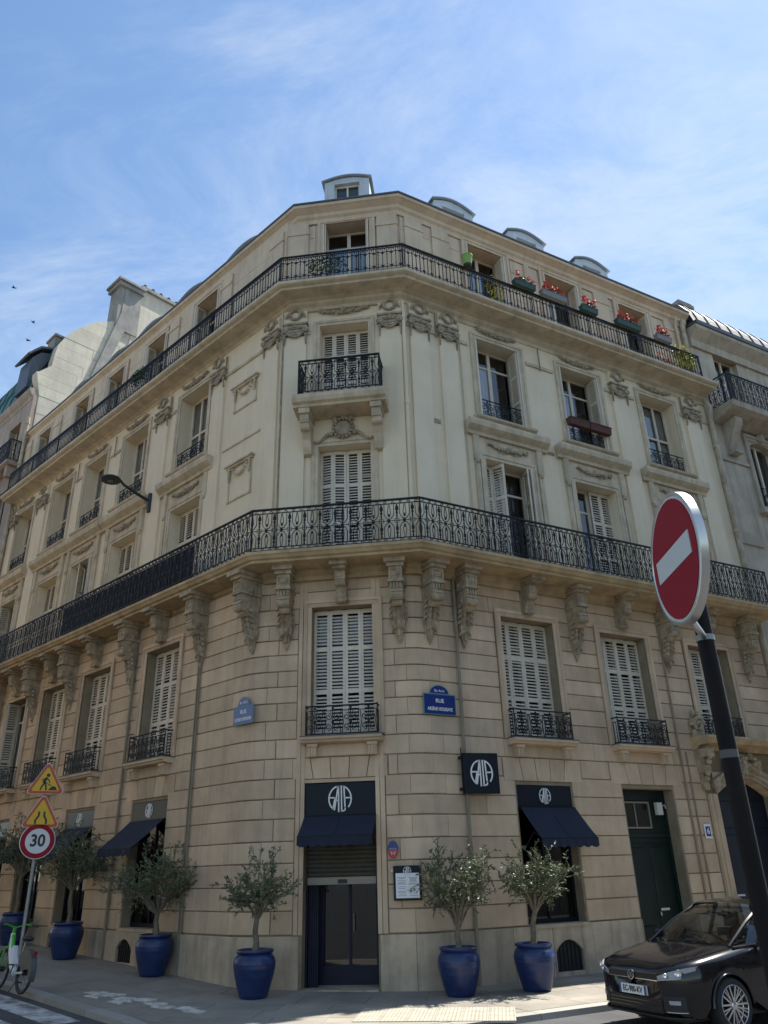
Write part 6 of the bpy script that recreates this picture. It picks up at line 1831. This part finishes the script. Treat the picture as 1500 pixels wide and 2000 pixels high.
# front: grille, badge, plate, lamps, lower intake; the front curve is followed with y(x)
def fx(y, z=.5):    # x of the body skin at half width |y|
    y = abs(y)
    for (a, va), (b, vb) in zip(WT, WT[1:]):
        if va <= y <= vb: return a + (b - a) * (y - va) / (vb - va)
    return 0
def front_strip(y0, y1, z0, z1, out, m, name, th=.02, n=10, zf=None, ksk=1.0):
    mb = MB(); V = []
    for i in range(n + 1):
        y = y0 + (y1 - y0) * i / n; x = fx(y / ksk) - out
        a, b = (z0, z1) if zf is None else zf(i / n)
        V += [(x, y, a), (x, y, b), (x + th + .05, y, a), (x + th + .05, y, b)]
    F = []
    for i in range(n):
        o = i * 4; F += [(o, o + 1, o + 5, o + 4), (o + 1, o + 3, o + 7, o + 5), (o, o + 4, o + 6, o + 2)]
    F += [(0, 2, 3, 1), (n * 4, n * 4 + 1, n * 4 + 3, n * 4 + 2)]
    mb.add(V, F); return mk(name, mb, m, car)
front_strip(-.47, .47, .615, .695, .012, 'car_trim', 'grille', n=14)
front_strip(-.47, .47, .612, .621, .018, 'chrome', 'grille_trim', n=14)
front_strip(-.46, .46, .655, .660, .016, 'car_trim', 'grille_trim', n=14)
front_strip(-.50, .50, .255, .405, .010, 'car_trim', 'lower_intake', n=14)
for z in (.29, .33, .37): front_strip(-.49, .49, z - .004, z + .004, .016, 'car_paint', 'intake_slat', n=14)
front_strip(-.79, .79, .205, .222, .016, 'car_trim', 'front_lip', n=20)
for s in (-1, 1):
    front_strip(s * .53, s * .77, .27, .45, .006, 'car_trim', 'fog_recess', n=6)
    front_strip(s * .55, s * .77, .272, .281, .012, 'chrome', 'fog_trim', n=6)
    front_strip(s * .60, s * .72, .36, .405, .014, 'lamp_lens', 'fog_lamp', n=4)
    h = front_strip(s * .46, s * .83, .56, .68, .010, 'lamp_lens', 'headlight', n=14, zf=lambda t: (.625 + .045 * t, .668 + .115 * t), ksk=.985)
    for y, z, r in ((.60, .682, .032), (.74, .715, .048)):
        lens = MB().lathe([(r, -.012), (r * .9, -.02), (r * .6, -.006), (0, -.004)], 14, Matrix.Identity(4) @ T_((fx(y) - .014, s * y, z)) @ RZ(-pi / 2 - s * .35), (0, 0, 0), 'y')
        mk('reflector', lens, 'chrome', h)
    front_strip(s * .48, s * .845, .56, .68, .014, 'chrome', 'headlight_trim', n=10, zf=lambda t: (.617 + .045 * t, .625 + .045 * t), ksk=.985)
FB = T_((-.022, 0, .658)) @ RZ(-pi / 2)
em = MB(); em.lathe([(.060, -.004), (.062, -.012), (.052, -.012), (.050, -.002)], 24, None, (0, 0, 0), 'y')
for P in ([(-.030, .040), (-.002, -.002), (.0, -.002)], [(.030, .040), (.002, -.002)], [(-.046, .010), (-.024, -.040), (.0, .006)], [(.046, .010), (.024, -.040), (.0, .006)]): ribbon(em, P, .010, -.012, -.003)
mk('badge', em, 'chrome', car, FB)
mk('badge_back', disc(.055, -.004, .012, 20), 'sign_black', car, FB)
PM_ = T_((-.028, 0, .485)) @ RZ(-pi / 2)
pl_ = mk('number_plate', MB().box(-.26, .26, -.008, .02, -.055, .055), 'sign_white', car, PM_)
for x in (-1, 1): mk('blue_band', MB().box(min(x * .26, x * .222), max(x * .26, x * .222), -.0095, -.006, -.055, .055), 'enamel_blue', pl_)
put('lettering', text_mesh('EC-980-KV', .098, 'sign_black', .002, bold=.002, sx=.82), pl_, T_((0, -.0105, 0)))
mk('bonnet_line', MB().tube([(.10, -.62, .80), (.36, -.70, .852), (.85, -.75, .925), (1.12, -.76, .96)], .004, 4).tube([(.10, .62, .80), (.36, .70, .852), (.85, .75, .925), (1.12, .76, .96)], .004, 4), 'car_trim', car)
mk('wiper', MB().tube([(1.08, -.45, .985), (1.20, -.05, 1.045), (1.24, .2, 1.06)], .008, 4), 'car_trim', car)
lb = thing('leaning_board', 'pale grey board leaning against the portal jamb behind the car', 'board', FM('R', 8.42, .42, 0) )
mk('board', MB().box(-.13, .13, -.01, .01, 0, 1.30), 'grey_board', lb, Matrix.Rotation(R_(-9), 4, 'X'))

# ================================================================ hire bicycle
bx_, by_ = -5.60, -1.40
bk_ = thing('bicycle', 'green and white hire bicycle parked at the left edge of the pavement', 'bicycle', T_((bx_, by_, gz(bx_, by_))) @ RZ(pi / 2 + AL - R_(2)) @ Matrix.Rotation(R_(5), 4, 'X'))
# local x forward from the rear axle, y to the left
WR = .335
ty = MB().lathe([(WR - .035, -.012), (WR - .02, -.024), (WR, -.01), (WR, .01), (WR - .02, .024), (WR - .035, .012)], 36, None, (0, 0, 0), 'y').mesh('tyre', 'tyre', True)
rmm = MB().lathe([(WR - .06, -.010), (WR - .035, -.014), (WR - .035, .014), (WR - .06, .010)], 36, None, (0, 0, 0), 'y')
for i in range(16):
    a = 2 * pi * i / 16; rmm.tube([(.03 * cos(a + .6), .02 * (-1) ** i, .03 * sin(a + .6)), ((WR - .05) * cos(a), 0, (WR - .05) * sin(a))], .0025, 3)
rmm.lathe([(0, -.05), (.045, -.045), (.045, .045), (0, .05)], 12, None, (0, 0, 0), 'y')
RMM = rmm.mesh('rim', 'bike_black', True)
for x in (0, 1.08):
    w = put('wheel', ty, bk_, T_((x, 0, WR))); put('rim', RMM, w)
fr = MB()
fr.tube([(.92, 0, .92), (.80, 0, .62), (.60, 0, .40), (.42, 0, .30)], [.04, .055, .06, .06], 8)
fr.tube([(.42, 0, .30), (.0, .06, WR)], .018, 6); fr.tube([(.42, 0, .30), (.0, -.06, WR)], .018, 6)
mk('frame', fr, 'bike_white', bk_, smooth=True)
fk = MB(); fk.tube([(.90, 0, 1.02), (.95, 0, .72)], .032, 8); fk.tube([(.95, .0, .72), (.97, .07, .68), (1.08, .07, WR)], .02, 6); fk.tube([(.95, .0, .72), (.97, -.07, .68), (1.08, -.07, WR)], .02, 6)
fk.tube([(.90, 0, .90), (.70, 0, .55)], .035, 8)
mk('fork', fk, 'bike_green', bk_, smooth=True)
mk('battery', MB().box(-.055, .055, -.045, .045, -.17, .17), 'bike_white', bk_, T_((.62, 0, .56)) @ Matrix.Rotation(R_(32), 4, 'Y'))
st_ = MB().tube([(.36, 0, .32), (.24, 0, .80)], .018, 8)
mk('seat_post', st_, 'alu', bk_, smooth=True)
sd_ = MB(); sd_.ball((.18, 0, .86), .15, .10, .05, 10); sd_.ball((.32, 0, .87), .10, .045, .035, 8)
mk('saddle', sd_, 'bike_black', bk_, smooth=True)
hb = MB().tube([(.80, .31, 1.06), (.86, .2, 1.08), (.90, 0, 1.02), (.86, -.2, 1.08), (.80, -.31, 1.06)], .014, 6).tube([(.90, 0, 1.04), (.93, 0, .92)], .02, 6)
mk('handlebar', hb, 'bike_green', bk_, smooth=True)
for s in (-1, 1): mk('grip', MB().tube([(.81, s * .28, 1.065), (.70, s * .36, 1.05)], .019, 6), 'bike_black', bk_)
bs = MB()
for z in (.80, .98):
    h = .15 + (z - .80) * .25
    bs.tube([(1.05, -h, z), (1.05 + h * 1.4, -h, z), (1.05 + h * 1.4, h, z), (1.05, h, z)], .008, 4, True)
for s in (-1, 1):
    for q in range(4): bs.tube([(1.06 + q * .07, s * .15, .80), (1.06 + q * .085, s * .195, .98)], .005, 4)
bs.box(1.05, 1.28, -.15, .15, .795, .80)
mk('basket', bs, 'bike_black', bk_)
# mud guard with skirt plate over the rear wheel
gd_ = MB(); n = 12
arc2 = [(WR + .035) * 1.0 for i in range(n + 1)]
for s in (-1, 1):
    P = [((WR + .03) * cos(R_(200 - 160 * i / n)), WR + (WR + .03) * sin(R_(200 - 160 * i / n))) for i in range(n + 1)]
    P = P + [(.22, .44), (.02, .37), (-.22, .40)]
    gd_.prism(P[::-1], s * .048 - .004, s * .048 + .004)
for i in range(n):
    a, b = R_(200 - 160 * i / n), R_(200 - 160 * (i + 1) / n); r = WR + .032
    gd_.add([(r * cos(a), -.05, WR + r * sin(a)), (r * cos(b), -.05, WR + r * sin(b)), (r * cos(b), .05, WR + r * sin(b)), (r * cos(a), .05, WR + r * sin(a))], [(0, 1, 2, 3)])
gd2 = mk('mudguard', gd_, 'guard_grey', bk_)
put('lettering', text_mesh('lime', .085, 'sign_white'), gd2, T_((-.04, -.056, WR + .22)))
put('lettering', text_mesh('78', .075, 'sign_white'), gd2, T_((-.04, -.056, WR + .12)))
mk('rear_lamp', MB().box(-.30, -.26, -.03, .03, .62, .68), 'sign_red', bk_)
ck_ = MB().lathe([(.02, -.01), (.075, -.01), (.075, .01), (.02, .01)], 16, None, (.42, -.06, .30), 'y')
ck_.tube([(.42, -.09, .30), (.50, -.09, .16)], .012, 5); ck_.box(.46, .55, -.17, -.09, .145, .165); ck_.tube([(.42, .09, .30), (.34, .09, .44)], .012, 5); ck_.box(.30, .39, .09, .17, .43, .45)
mk('pedals', ck_, 'bike_black', bk_)
mk('kickstand', MB().tube([(.05, .06, .28), (.02, .22, .02)], .011, 5), 'bike_black', bk_)
mk('chain_cover', MB().tube([(.0, -.055, WR), (.42, -.055, .30)], .03, 6), 'bike_white', bk_)

# ================================================================ birds
for i, (px_, py_, a) in enumerate(((27, 562, 30), (64, 629, 80), (55, 665, 10))):
    p = ray(px_, py_, 45)
    b = thing('bird', ('small dark bird flying highest in the blue sky', 'small dark bird in the middle of the three in the sky', 'small dark bird lowest of the three, above the green roof')[i], 'bird', T_(p) @ RZ(R_(a)) @ Matrix.Rotation(R_(25), 4, 'X'), 'birds in the sky')
    mk('body', MB().ball((0, 0, 0), .13, .04, .04, 8).ball((.12, 0, .015), .03), 'bird_black', b, smooth=True)
    for s in (-1, 1): mk('wing', MB().add([(.06, s * .02, .02), (-.05, s * .02, .02), (-.06, s * .14, .08), (-.12, s * .30, .04), (-.02, s * .16, .09)], [(0, 1, 2, 4), (2, 3, 4)]), 'bird_black', b)
